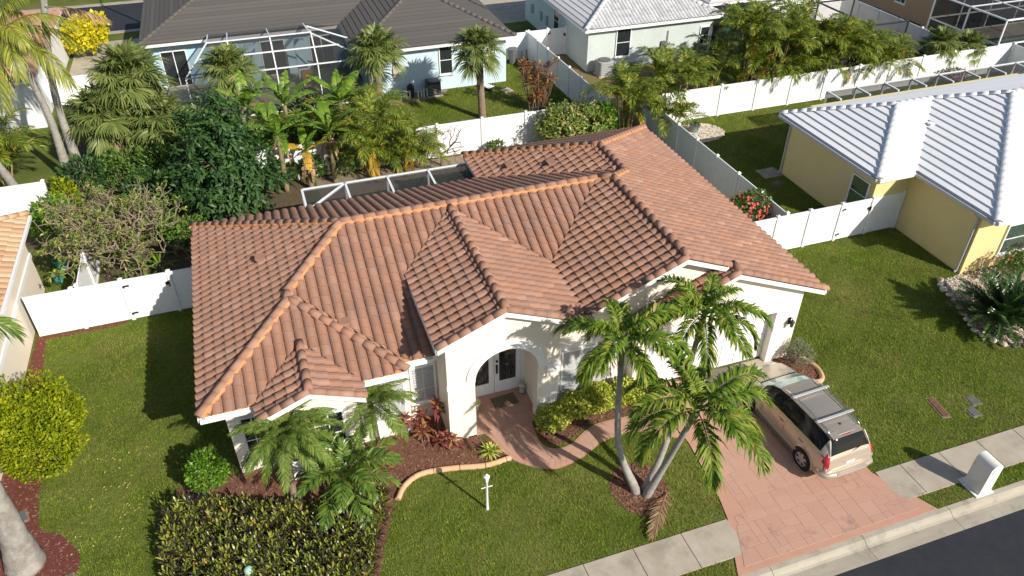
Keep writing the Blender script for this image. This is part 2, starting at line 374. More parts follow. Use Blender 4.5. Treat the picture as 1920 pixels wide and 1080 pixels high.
g = MB(); g.prism([(4.3, 16.42), (6.85, 16.42), (6.85, 18.1), (4.3, 18.1)], .0, .05); porch = struct('porch_floor', g, M['stampedge'])
ashlar([ccw([(4.62, 16.5), (6.74, 16.5), (6.74, 18.0), (4.62, 18.0)])], 4.62, 6.8, 16.5, 18.1, porch, M['stamp'], .36)
for o in porch.children: o.location.z = .024
# planting beds
BEDS = {}
def bed(name, pts, m, k=4, z=.012, closed=True, chips=0, cm='chip', label=None):
    P = smooth_closed([(*p, 0) for p in pts], k) if closed else [(*p, 0) for p in pts]
    P = [(p[0], p[1]) for p in P]; BEDS.setdefault(name, []).append(P)
    b = MB(); b.prism(P, -.02, z, bottom=False); o = struct(name, b, M[m])
    if chips:
        xs = np.array([p[0] for p in P]); ys = np.array([p[1] for p in P])
        X = RNG.uniform(xs.min(), xs.max(), chips*3); Y = RNG.uniform(ys.min(), ys.max(), chips*3); ok = in_poly(X, Y, P); X, Y = X[ok][:chips], Y[ok][:chips]
        a = RNG.uniform(0, 6.28, len(X)); l = RNG.uniform(.02, .055, len(X)); w = l*RNG.uniform(.25, .45, len(X)); Z = RNG.uniform(z+.002, z+.02, len(X))
        tl = RNG.uniform(-.4, .4, len(X))
        c = np.stack([X, Y, Z], 1); A = np.stack([np.cos(a), np.sin(a), tl], 1)*l[:, None]; B = np.stack([-np.sin(a), np.cos(a), RNG.uniform(-.4, .4, len(X))], 1)*w[:, None]
        V = np.concatenate([c-A-B, c+A-B, c+A+B, c-A+B]).reshape(4, -1, 3).transpose(1, 0, 2).reshape(-1, 3)
        s = soup('mulch_chips', V, np.arange(len(V)).reshape(-1, 4), M[cm], o); s['kind'] = 'stuff'
    return o
bed('front_bed', [(-4.5, 17.3), (-5.0, 16.3), (-4.95, 12.4), (.5, 12.1), (.9, 13.2), (1.45, 14.6), (1.85, 15.12), (2.6, 15.42), (3.5, 15.3), (4.4, 15.1), (5.25, 15.15), (4.92, 16.1), (4.62, 16.4), (3.75, 16.45), (3.75, 17.75), (2.65, 17.75), (2.65, 17.3), (-2.6, 17.3)], 'mulch', closed=False, chips=6500)
bed('hedge_bed', [(6.46, 16.45), (6.48, 15.5), (6.8, 15.2), (7.25, 15.2), (8.2, 15.68), (9.75, 15.66), (10.6, 15.6), (10.6, 16.42), (10, 16.85), (7.3, 16.85), (7.3, 16.45)], 'mulch', closed=False, chips=1600)
bed('palm_ring', [(8.55+.88*math.cos(a)*random.uniform(.95, 1.05), 12.82+.98*math.sin(a)*random.uniform(.95, 1.05)) for a in np.arange(0, 6.28, .7)], 'mulch', chips=1500)
bed('royal_bed', [(-11, 13.6), (-8.4, 14.2), (-7.3, 14.9), (-7.0, 15.7), (-7.6, 16.7), (-8.15, 17.1), (-8.35, 18.4), (-8.5, 20.2), (-11, 20)], 'mulchred', chips=2600)
bed('garage_corner_bed', [(15.62, 16.4), (15.68, 15.7), (16.2, 15.0), (16.65, 15.0), (16.85, 15.6), (16.7, 16.5), (16.3, 16.9), (16.2, 16.45)], 'mulch', closed=False, chips=500)
bed('wall_strip_bed', [(-9.5, 20.8), (-9.1, 20.8), (-8.95, 24), (-9.05, 26.1), (-6.3, 26.15), (-6.3, 26.33), (-9.4, 26.33)], 'mulchred', closed=False, chips=500)
bed('rear_bed', [(2, 32.8), (6.5, 33.3), (10, 33.6), (14, 33.5), (18.5, 33.6), (18.5, 35.4), (2, 35.4)], 'soil', closed=False, chips=900)
bed('side_yard_bed', [(-7.4, 26.6), (-2.6, 26.6), (-2.6, 29), (-1.2, 31.5), (1.5, 33.2), (2, 35.4), (-1.4, 35.4), (-1.4, 35.7), (-7.4, 35.7)], 'litter', closed=False, chips=1500)
bed('neighbour_rear_bed', [(-16, 32.8), (-7.7, 33.0), (-7.7, 35.6), (-16, 35.6)], 'litter', closed=False, chips=200)
bed('dry_side_yard', [(18.1, 35.7), (26.5, 35.7), (26.5, 43.8), (20.6, 44.1), (20.6, 48.2), (17.9, 48.2)], 'dryleaf', closed=False)
bed('blue_house_bed', [(7.4, 42.9), (10.7, 43.2), (11.3, 44.2), (7.4, 44.2)], 'soil', closed=False)
bed('rear_green_bed', [(-9.4, 35.8), (5.6, 35.8), (5.8, 42.6), (-9.4, 43.5)], 'litter', closed=False, chips=1200)
bed('pebble_bed', [(25.9, 18.35), (24.85, 18.3), (24.4, 16.8), (23.7, 15.2), (24.2, 14.2), (26, 13.6), (33, 13.4), (33, 18.35)], 'soil', closed=False)
bed('pebble_ring', [(22.7+1.5*math.cos(a), 33.7+1.15*math.sin(a)) for a in np.arange(0, 6.28, .8)], 'soil')
def pebbles(name, P, n, r0, r1, mat, label):
    xs = [p[0] for p in P]; ys = [p[1] for p in P]; X = RNG.uniform(min(xs), max(xs), n*3); Y = RNG.uniform(min(ys), max(ys), n*3); ok = in_poly(X, Y, P); X, Y = X[ok][:n], Y[ok][:n]; n = len(X)
    O = np.array([(1, 0, 0), (0, 1, 0), (-1, 0, 0), (0, -1, 0), (0, 0, .75), (0, 0, -.4)]); Fc = np.array([(0, 1, 4), (1, 2, 4), (2, 3, 4), (3, 0, 4)])
    r = RNG.uniform(r0, r1, n); a = RNG.uniform(0, 6.28, n); e = RNG.uniform(.6, 1, n)
    x = O[None, :, 0]*r[:, None]; y = O[None, :, 1]*(r*e)[:, None]; z = O[None, :, 2]*r[:, None]
    V = np.stack([X[:, None]+x*np.cos(a)[:, None]-y*np.sin(a)[:, None], Y[:, None]+x*np.sin(a)[:, None]+y*np.cos(a)[:, None], z+.018+.25*r[:, None]], 2).reshape(-1, 3)
    F = (np.arange(n)[:, None, None]*6+Fc[None]).reshape(-1, 3)
    return _tag(soup(name, V, F, mat), label, 'pebbles', kind='stuff')
M['pebble'] = vmat('pale_pebble', [(0, (.50, .40, .30)), (.5, (.62, .54, .44)), (1, (.75, .70, .62))], .8, .2, 20, .2)
pebbles('white_pebbles', BEDS['pebble_bed'][0], 9000, .022, .048, M['pebble'], 'pale pink and white pebbles in the bed by the yellow house')
pebbles('white_pebbles', BEDS['pebble_ring'][0], 1800, .035, .07, M['pebble'], 'pale pebbles round the potted plant behind the clay roofed house')
# border stones of the pebble bed
_st = [(24.95, 18.25), (24.72, 18.02), (24.58, 17.7), (24.5, 17.35), (24.42, 16.98), (24.3, 16.6), (24.15, 16.25), (23.98, 15.9), (23.85, 15.6), (23.74, 15.3), (23.8, 14.95), (23.95, 14.6), (24.15, 14.3), (24.5, 14.1), (24.9, 13.95), (25.3, 13.8), (25.7, 13.68)]
_ord = 'first second third fourth fifth sixth seventh eighth ninth tenth eleventh twelfth thirteenth fourteenth fifteenth sixteenth seventeenth'.split()
for i, (x, y) in enumerate(_st):
    b = MB(); b.ball((0, 0, .07), random.uniform(.10, .16), 7, 5, .7)
    for v in b.V: v.x *= random.uniform(.85, 1.2); v.y *= random.uniform(.8, 1.15)
    o = b.build('border_stone', M['pebble'], smooth=False); o.location = (x, y, 0); o.rotation_euler.z = random.uniform(0, 3)
    _tag(o, 'pale rough edging stone of the pebble bed, '+('nearest the yellow house downspout' if i == 0 else _ord[i]+' along from the downspout'), 'stone', 'stones edging the pebble bed')
# terracotta kerb in front of the flower bed
def edging(pts, label, k=5, r=.085):
    P = smooth_open([(*p, 0) for p in pts], k); t = thing('bed_edging', label, 'edging', (P[0].x, P[0].y, 0))
    st = 4
    for i in range(0, len(P)-1, st):
        q = P[i:i+st+1]
        if len(q) < 2: continue
        q = [p.copy() for p in q]; q[0] = q[0].lerp(q[1], .06); q[-1] = q[-1].lerp(q[-2], .06)
        vs = []; fs = []; prof = [(-r, 0), (-r, .07), (-r*.55, .12), (r*.2, .13), (r*.8, .09), (r, .03), (r, 0)]; m = len(prof)
        for j, p in enumerate(q):
            d = (q[min(j+1, len(q)-1)]-q[max(j-1, 0)]).normalized(); nn = Vector((-d.y, d.x, 0))
            vs += [p+nn*a+Vector((0, 0, b)) for a, b in prof]
        for j in range(len(q)-1): fs += [(j*m+a, j*m+a+1, (j+1)*m+a+1, (j+1)*m+a) for a in range(m-1)]
        fs += [list(range(m)), list(range((len(q)-1)*m, len(q)*m))[::-1]]
        b = MB(); b.add(vs, fs); b.build('edging_piece', M['terra'], t, auto=50)
    return t
edging([(1.62, 14.75), (1.95, 15.2), (2.55, 15.47), (3.5, 15.36), (4.46, 15.14), (5.3, 15.18)], 'curved terracotta kerb along the front flower bed')
edging([(16.28, 14.92), (16.68, 14.95), (16.88, 15.45), (16.75, 16.1)], 'short terracotta kerb round the bed at the garage corner', 4)
# a road and verge far behind
g = MB(); g.poly([(-60, 62.4, .012), (40, 62.4, .012), (40, 69.3, .012), (-60, 69.3, .012)]); struct('rear_road', g, M['asphalt'])
g = MB(); g.box(-60, 40, 61.9, 62.38, -.02, .05); g.box(-60, 40, 69.32, 69.9, -.02, .05); struct('rear_kerb', g, M['kerb'])
g = MB(); g.box(-60, 40, 58.8, 60.2, -.02, .03); struct('rear_pavement', g, M['concrete'])
g = MB(); g.box(14, 22, 55, 61.8, -.02, .02); g.box(-11, -5.8, 52, 58.8, -.02, .025); struct('rear_driveway', g, M['concrete'])
# ================================================================ roof machinery
TW, TE = .32, .347
def tile_profile(w=TW, h=.098):
    b = w*.85; P = [(0, 0)]
    for k in range(7):
        a = math.pi*(1-k/6); P.append((.01+b/2+b/2*math.cos(a), h*math.sin(a)))
    P.append((w+.015, 0)); return P
def tile_faces(w=TW, e=TE, h=.098):
    P = tile_profile(w, h); n = len(P); lift = .05; th = .03; L = e+.05
    lo = [Vector((x, -.02, z+lift)) for x, z in P]; up = [Vector((x, L, z+.004)) for x, z in P]; dn = [Vector((x, -.02, z+lift-th)) for x, z in P]
    F = [[lo[i], lo[i+1], up[i+1], up[i]] for i in range(n-1)]+[[dn[i], dn[i+1], lo[i+1], lo[i]] for i in range(n-1)]
    return F
def faces_mesh(name, faces, mat, smooth=True):
    me = bpy.data.meshes.new(name); idx = {}; V = []; F = []
    for f in faces:
        r = []
        for p in f:
            k = (round(p.x, 4), round(p.y, 4), round(p.z, 4))
            if k not in idx: idx[k] = len(V); V.append(p)
            if not r or r[-1] != idx[k]: r.append(idx[k])
        if len(set(r)) >= 3: F.append(r)
    me.from_pydata(V, [], F); me.materials.append(mat)
    me.validate(); me.update(); return me
class Plane:
    """pitched plane: o = point on the eave line, up = plan direction uphill, p = rise per metre"""
    def __init__(s, o, up, p):
        s.o = Vector(o); s.up = Vector((up[0], up[1], 0)).normalized(); s.p = p; c = 1/math.sqrt(1+p*p)
        s.s = (s.up+Vector((0, 0, p)))*c; s.e = Vector((-s.up.y, s.up.x, 0))*-1; s.n = s.e.cross(s.s); s.c = c
    def z(s, x, y): return s.o.z+s.p*((x-s.o.x)*s.up.x+(y-s.o.y)*s.up.y)
    def mat(s, u, t): 
        m = Matrix((s.e, s.s, s.n)).transposed().to_4x4(); m.translation = s.o+s.e*u+s.s*t; return m
TILES = []
def lay_tiles(pl, pieces, out, w=TW, e=TE, h=.098):
    pieces = [ccw(p) for p in pieces]; fs = tile_faces(w, e, h)
    us = []; ts = []
    for pc in pieces:
        for x, y in pc:
            d = Vector((x, y, 0))-Vector((pl.o.x, pl.o.y, 0)); us.append(d.dot(pl.e)); ts.append(d.dot(pl.up)/pl.c)
    for i in range(math.floor(min(us)/w)-1, math.ceil(max(us)/w)+1):
        for j in range(math.floor(min(ts)/e-.01), math.ceil(max(ts)/e)+1):
            m = pl.mat(i*w, j*e) @ Matrix.Rotation(random.uniform(-.008, .008), 4, 'Z')
            c = [m @ Vector(q) for q in ((.01, .01, 0), (w-.01, .01, 0), (w-.01, e, 0), (.01, e, 0))]
            full = False
            for pc in pieces:
                if all(inside(q, pc, -.02) for q in c): full = True; break
            if full: out.append((m, None)); continue
            got = []
            for pc in pieces:
                pcx = pc
                for f in fs:
                    r = clip_convex([m @ p for p in f], pcx)
                    if len(r) >= 3: got.append(r)
            if got:
                zs = sum(1 for f in got for p in f)
                if zs > 6: out.append((m, got))
def emit_tiles(tiles, parent, mat, name='roof_tile', most=300, w=TW, e=TE, h=.098):
    base = faces_mesh(name, tile_faces(w, e, h), mat); fs = tile_faces(w, e, h)
    C = Vector((0, 0, CAMH)); off = W0[parent.name]
    tiles.sort(key=lambda t: ((t[0].translation-C).length if t[1] is None or len(t[1]) > 7 else 1e3))
    for m, got in tiles[:most]:
        if got is None:
            o = link(name, base, parent); mm = m.copy(); mm.translation -= off; o.matrix_local = mm
        else:
            o = link(name, faces_mesh(name, [[p-off for p in f] for f in got], mat), parent)
    rest = []
    for m, got in tiles[most:]:
        rest += [[(p)-off for p in f] for f in got] if got is not None else [[m @ p-off for p in f] for f in fs]
    if rest:
        V = []; F = []
        for f in rest:
            F.append(list(range(len(V), len(V)+len(f)))); V += f
        me = bpy.data.meshes.new(name+'_field'); me.from_pydata(V, [], F); me.materials.append(mat)
        bm = bmesh.new(); bm.from_mesh(me); bmesh.ops.remove_doubles(bm, verts=bm.verts, dist=.0008); bm.to_mesh(me); bm.free()
        o = link(name+'_field', me, parent); o['kind'] = 'stuff'
def deck(pl, pieces, parent, mats, th=.14, drop=.02, name='roof_deck'):
    b = MB()
    for pc in pieces:
        pc = ccw(pc); n = len(pc)
        top = [Vector((x, y, pl.z(x, y)-drop)) for x, y in pc]; bot = [p-Vector((0, 0, th)) for p in top]
        b.m = 0; b.add(top, [list(range(n))]); b.m = 1; b.add(top+bot, [(i, n+i, n+(i+1) % n, (i+1) % n) for i in range(n)]+[list(range(2*n-1, n-1, -1))])
    return b.build(name, mats, parent)
def courses(pl, pieces, parent, mat, e=.36, name='tile_course', th=.035, most=300):
    """long stepped courses of flat tile, one part each"""
    pieces = [ccw(p) for p in pieces]; us = []; ts = []
    for pc in pieces:
        for x, y in pc:
            d = Vector((x, y, 0))-Vector((pl.o.x, pl.o.y, 0)); us.append(d.dot(pl.e)); ts.append(d.dot(pl.up)/pl.c)
    off = W0[parent.name]
    for j in range(math.floor(min(ts)/e+.001), math.ceil(max(ts)/e)):
        m = pl.mat(0, j*e); u0, u1 = min(us)-.1, max(us)+.1
        A = [Vector((u0, -.02, th)), Vector((u1, -.02, th)), Vector((u1, e+.02, .004)), Vector((u0, e+.02, .004))]
        B = [Vector((u0, -.02, -.02)), Vector((u1, -.02, -.02)), Vector((u1, -.02, th)), Vector((u0, -.02, th))]
        got = []
        for pc in pieces:
            for f in (A, B):
                r = clip_convex([m @ p for p in f], pc)
                if len(r) >= 3: got.append([p-off for p in r])
        if got: link(name, faces_mesh(name, got, mat), parent)
def cap_line(a, b, parent, mat, mortar=None, r=.125, seg=.40, name='ridge_cap', zup=.03, mw=.125, sides=(1, 1), flat=1.0):
    """overlapping half round caps from a up to b, with squeezed-out mortar beneath"""
    a, b = Vector(a), Vector(b); d = b-a; L = d.length; t = d.normalized(); off = W0[parent.name]
    sd = Vector((t.y, -t.x, 0)).normalized(); up = sd.cross(t); n = max(1, round(L/seg)); s = L/n
    F = []; N = 8
    ring0 = [(-math.cos(math.pi*k/N)*r*1.02, math.sin(math.pi*k/N)*r*1.0) for k in range(N+1)]; ring1 = [(-math.cos(math.pi*k/N)*r*.95, math.sin(math.pi*k/N)*r*.92) for k in range(N+1)]
    V = [Vector((-.03, x, z*flat+.008*flat)) for x, z in ring0]+[Vector((s+.03, x, z*flat)) for x, z in ring1]
    F = [(k, N+1+k, N+2+k, k+1) for k in range(N)]+[list(range(N+1))]
    F += [list(range(2*N+1, N, -1))]
    me = bpy.data.meshes.new(name); me.from_pydata(V, [], F); me.materials.append(mat); me.polygons.foreach_set('use_smooth', [i < N for i in range(len(F))]); me.update()
    R = Matrix((t, sd, up)).transposed().to_4x4()
    for i in range(n):
        o = link(name, me, parent); m = R.copy(); m.translation = a+t*(s*i)+Vector((0, 0, zup))-off; o.matrix_local = m
    if mortar:
        mb = MB(); k = max(6, int(L/.09)); P = []
        for i in range(k+1):
            u = L*i/k; ph = 2*math.pi*u/TW
            wl = (mw+.035*math.sin(ph)+random.uniform(-.02, .02))*sides[0]+.03; wr = (mw+.035*math.sin(ph+2)+random.uniform(-.02, .02))*sides[1]+.03
            c = a+t*u; dz = .418*.72 if abs(t.z) > .05 else .418
            P.append([c-sd*wl+Vector((0, 0, .085-dz*wl)), c-sd*.09+up*.095, c+sd*.09+up*.095, c+sd*wr+Vector((0, 0, .085-dz*wr))])
        vs = [p for q in P for p in q]; lo = [P[i][0]-Vector((0, 0, .07)) for i in range(k+1)]; hi = [P[i][3]-Vector((0, 0, .07)) for i in range(k+1)]
        nb = len(vs)
        mb.add(vs+lo+hi, [(4*i+j, 4*i+j+1, 4*i+5+j, 4*i+4+j) for i in range(k) for j in range(3)]+[(nb+i, 4*i, 4*i+4, nb+i+1) for i in range(k)]+[(4*i+3, nb+k+1+i, nb+k+2+i, 4*i+7) for i in range(k)])
        mb.build('mortar_bed', mortar, parent, smooth=True)
# ================================================================ the clay roofed house
p = .418; HE = 3.03; xW, xE = -3.19, 16.87; yS, yN = 16.84, 27.24; yM = yS+.40
D = (yN-yM)/2; yR = yM+D; zR = HE+p*D
xe = 2.65; hw = (xe-xW)/2; wx = xW+hw                    # front bedroom wing
w0, w1, w2 = 5.4, 3.645, 4.40; yG, yG1, yNN = 16.50, 16.14, 29.55
gx0 = xE-w0; gz0 = HE+p*w0; gx1 = xE-w1; gx2 = xE-w2; yH = yNN-w2
ex, ez, ey = 5.5, 5.05, 16.15; eh = 2.07; ez0 = ez-p*eh; yE0 = yM+(ez0-HE)/p; yE1 = yM+(ez-HE)/p
vx = ((ez-HE)/p+ex+(xE-2*w0))/2; vz = ez-p*(vx-ex); vy = yM+(vz-HE)/p
sx, sz, sy = -.2, 3.65, 16.17; sh = (sz-HE)/p; sy1 = yS+sh
house = thing('clay_roofed_house', 'cream stucco house with red clay barrel tile roof and arched entry', 'house', (6.5, 21, 0))
roof = MB(); roof.poly([(xW+.3, yM+.3, HE-.25), (xE-.3, yM+.3, HE-.25), (xE-.3, yN-.3, HE-.25), (xW+.3, yN-.3, HE-.25)]); roof = roof.build('roof', M['white'], house)
PL = {}
yA = gz0  # apex of the garage gable hips on the rear slope
yGa = yN-(gz0-HE)/p
PL['west'] = (Plane((xW, yS, HE), (1, 0), p), [[(xW, yS), (wx, yS+hw), (wx, yM+hw), (xW, yN)], [(wx, yM+hw), (xW+D, yR), (xW, yN)]])
PL['wing_s'] = (Plane((xW, yS, HE), (0, 1), p), [[(xW, yS), (sx-sh, yS), (sx, sy1), (wx, yS+hw)], [(sx+sh, yS), (xe, yS), (wx, yS+hw), (sx, sy1)]])
PL['wing_e'] = (Plane((xe, yS, HE), (-1, 0), p), [[(xe, yS), (xe, yM), (wx, yM+hw), (wx, yS+hw)]])
PL['main_s'] = (Plane((xW, yM, HE), (0, 1), p), [
    [(xe, yM), (3.78, yM), (3.78, yE0), (xe, yE0)], [(xe, yM), (xe, yE0), (xe-(yE0-yM), yE0)],
    [(xe-(yE0-yM), yE0), (ex-eh, yE0), (ex, yE1), (xW+(yE1-yM), yE1), (wx, yM+hw)],
    [(xW+(yE1-yM), yE1), (gx0-w0+(yE1-yM), yE1), (gx0-w0+(yR-yM), yR), (xW+D, yR)],
    [(ex, yE1), (vx, vy), (gx0-w0+(yE1-yM), yE1)]])
_h = yR-yGa
PL['main_n'] = (Plane((xW, yN, HE), (0, -1), p), [[(xW, yN), (xW+D, yR), (gx0+_h, yR), (gx2, yN-w2), (xE-2*w2, yN)], [(gx0-_h, yR), (gx0, yGa), (gx0+_h, yR)]])
PL['gar_e'] = (Plane((xE, yG1, HE), (-1, 0), p), [[(xE, yG1), (xE, yG), (gx1, yG), (gx1, yG1)], [(xE, yG), (xE, yNN), (gx2, yH), (gx2, yG)],
    [(gx2, yG), (gx2, yN-w2), (gx0, yGa), (gx0, yG)]])
PL['gar_w'] = (Plane((gx0-w0, yG, HE), (1, 0), p), [[(vx, yG), (gx0, yG), (gx0, yGa), (gx0-_h, yR), (vx, vy)]])
PL['gar_f'] = (Plane((xE-2*w1, yG1, HE), (1, 0), p), [[(xE-2*w1, yG1), (gx1, yG1), (gx1, yG+.33), (xE-2*w1, yG+.33)]])
PL['rear_w'] = (Plane((xE-2*w2, yNN, HE), (1, 0), p), [[(xE-2*w2, yNN), (gx2, yH), (gx2, yN-w2), (xE-2*w2, yN)]])
PL['rear_n'] = (Plane((xE, yNN, HE), (0, -1), p), [[(xE, yNN), (gx2, yH), (xE-2*w2, yNN)]])
PL['ent_w'] = (Plane((ex-eh, ey, ez0), (1, 0), p), [[(ex-eh, ey), (ex, ey), (ex, yE1), (ex-eh, yE0)]])
PL['ent_e'] = (Plane((ex+eh, ey, ez0), (-1, 0), p), [[(ex, ey), (vx, ey), (vx, vy), (ex, yE1)]])
PL['sg_w'] = (Plane((sx-sh, sy, HE), (1, 0), p), [[(sx-sh, sy), (sx, sy), (sx, sy1), (sx-sh, yS)]])
PL['sg_e'] = (Plane((sx+sh, sy, HE), (-1, 0), p), [[(sx, sy), (sx+sh, sy), (sx+sh, yS), (sx, sy1)]])
tiles = []
for k, (pl, pcs) in PL.items():
    lay_tiles(pl, pcs, tiles); deck(pl, pcs, roof, [M['mortar'], M['white']], th=.16, drop=.015)
emit_tiles(tiles, roof, M['tile'])
def hz(x, y, z): return (x, y, z+.06)
CAPS = [((xW, yS, HE), (wx, yS+hw, HE+p*hw)), ((wx, yS+hw, HE+p*hw), (wx, yM+hw, HE+p*hw)), ((wx, yM+hw, HE+p*hw), (xW+D, yR, zR)), ((xW, yN, HE), (xW+D, yR, zR)), ((xe, yS, HE), (wx, yS+hw, HE+p*hw)),
        ((xW+D, yR, zR), (gx0-(yR-yGa), yR, zR)), ((gx0-(yR-yGa), yR, zR), (gx0, yGa, gz0)), ((gx2, yN-w2, HE+p*w2), (gx0, yGa, gz0)), ((gx0, yG, gz0), (gx0, yGa, gz0)), ((gx1, yG1, HE+p*w1), (gx1, yG+.1, HE+p*w1)),
        ((gx2, yN-w2, HE+p*w2), (gx2, yH, HE+p*w2)), ((xE, yNN, HE), (gx2, yH, HE+p*w2)), ((xE-2*w2, yNN, HE), (gx2, yH, HE+p*w2)),
        ((ex, ey, ez), (ex, yE1, ez)), ((sx, sy, sz), (sx, sy1, sz))]
for i, (a, b) in enumerate(CAPS): cap_line(hz(*a), hz(*b), roof, M['tile'], M['mortar'], sides=(.35, .35) if i in (8, 10, 13, 14) else ((.25, 1) if i == 4 else (1, 1)))
for a, b in [((ex-eh, ey, ez0), (ex, ey, ez)), ((vx, ey, vz), (ex, ey, ez)), ((vx, yG, vz), (gx0, yG, gz0)), ((gx1-.2, yG, HE+p*(w1+.2)), (gx0, yG, gz0)), ((xE-2*w1, yG1, HE), (gx1, yG1, HE+p*w1)), ((xE, yG1, HE), (gx1, yG1, HE+p*w1)),
             ((sx-sh, sy, HE), (sx, sy, sz)), ((sx+sh, sy, HE), (sx, sy, sz))]:
    cap_line(hz(*a), hz(*b), roof, M['tile'], None, r=.12, name='rake_tile', zup=.0)
    # white barge board under the rake tiles
    b_ = MB(); a_, c_ = Vector(a), Vector(b); b_.prism_y([(a_.x, a_.z-.02), (c_.x, c_.z-.02), (c_.x, c_.z-.19), (a_.x, a_.z-.19)], a_.y-.03, a_.y+.02); b_.build('barge_board', M['white'], roof)
# eave gutters and fascia
for x0, x1, y in ((xW, sx-sh-.05, yS), (sx+sh+.05, xe, yS), (xe, 3.5, yM)):
    b_ = MB(); b_.box(x0, x1, y-.09, y-.005, HE-.17, HE-.035); b_.build('gutter', M['white'], roof)
b_ = MB(); b_.box(xW-.06, xW-.005, yS, yN, HE-.17, HE-.04); b_.build('gutter', M['white'], roof)
b_ = MB(); b_.box(xE+.005, xE+.06, yG1, yNN, HE-.17, HE-.04); b_.build('gutter', M['white'], roof)
b_ = MB(); b_.prism_x([(ey+.02, ez0-.03), (yE0, ez0-.03), (yE0, ez0-.22), (ey+.02, ez0-.22)], ex-eh-.04, ex-eh+.01); b_.build('fascia', M['white'], roof)
# roof vents
for x, y, k in ((-.9, 22.6, 'west'), (1.2, 18.75, 'main_s'), (10.6, 25.6, 'rear_w'), (9.3, 26.9, 'rear_w'), (10.4, 19.6, 'none')):
    if k == 'none': continue
    z = PL[k][0].z(x, y); v_ = MB(); v_.box(x-.13, x+.13, y-.14, y+.14, z+.02, z+.17); v_.box(x-.17, x+.17, y-.17, y+.17, z+.17, z+.20)
    v_.build('roof_vent', M['tile'], roof)
# ---------------- walls
def wall(pts_or_box, name='wall', m='stucco', par=None):
    b = MB(); b.box(*pts_or_box); return b.build(name, M[m], par or house)
H0 = HE-.12
wall((-2.62, -2.4, 17.3, 26.7, 0, H0)); wall((-2.4, 2.7, 17.3, 17.55, 0, H0)); wall((2.5, 2.7, 17.55, 17.75, 0, H0)); wall((2.5, 3.76, 17.75, 17.95, 0, H0+.2))
wall((-2.4, 16.2, 26.5, 26.7, 0, H0)); wall((16.0, 16.25, 16.6, 29.0, 0, H0)); wall((8.6, 16.0, 28.8, 29.0, 0, H0)); wall((8.6, 8.8, 26.7, 28.8, 0, H0))
# small gable over the wing window
b = MB(); b.prism_y([(-1.45, 0), (1.05, 0), (1.05, HE+.05), (sx, sz-.16), (-1.45, HE+.05)], 16.5, 17.3); b.build('gable_wall', M['stucco'], house)
# entry: front wall with round arch
A = [(4.6+1.0+1.02*math.cos(t)*-1, 2.38+1.02*math.sin(t)) for t in np.linspace(0, math.pi, 17)]
out = [(3.72, 0), (4.58, 0)]+A+[(6.62, 0), (7.32, 0), (7.32, ez-p*(7.32-ex)-.14), (ex, ez-.14), (3.72, ez-p*(ex-3.72)-.14)]
b = MB(); b.prism_y(out, 16.42, 16.78); b.build('entry_wall', M['stucco'], house)
wall((3.72, 3.98, 16.78, 20.3, 0, ez0-.05), 'entry_side_wall'); wall((6.75, 6.98, 16.78, 18.1, 0, 3.4), 'entry_side_wall'); wall((3.98, 4.58, 17.0, 18.1, 0, 3.4), 'entry_side_wall'); wall((4.58, 6.75, 18.1, 18.3, 0, 4.2), 'entry_back_wall')
wall((4.0, 6.98, 16.8, 18.3, 3.42, 3.5), 'porch_ceiling', 'white')
def arch_band(r0, r1, y0, y1, cx=5.6, cz=2.38, n=20):
    b = MB(); vs = []; fs = []
    for i in range(n+1):
        t = math.pi*i/n; c, s_ = -math.cos(t), math.sin(t)
        for r, y in ((r0, y0), (r1, y0), (r1, y1), (r0, y1)): vs.append((cx+r*c, y, cz+r*s_))
    for i in range(n):
        for j in range(4): fs.append((4*i+j, 4*i+(j+1) % 4, 4*i+4+(j+1) % 4, 4*i+4+j))
    fs += [(0, 1, 2, 3), (4*n+3, 4*n+2, 4*n+1, 4*n)]
    b.add(vs, fs); return b
arch_band(1.018, 1.30, 16.375, 16.43).build('arch_trim', M['white'], house)
b = MB(); b.box(6.90, 7.36, 16.372, 16.424, 2.06, 2.42); b.build('impost_band', M['white'], house); b = MB(); b.box(3.69, 4.29, 16.372, 16.424, 2.28, 2.42); b.build('impost_band', M['white'], house)
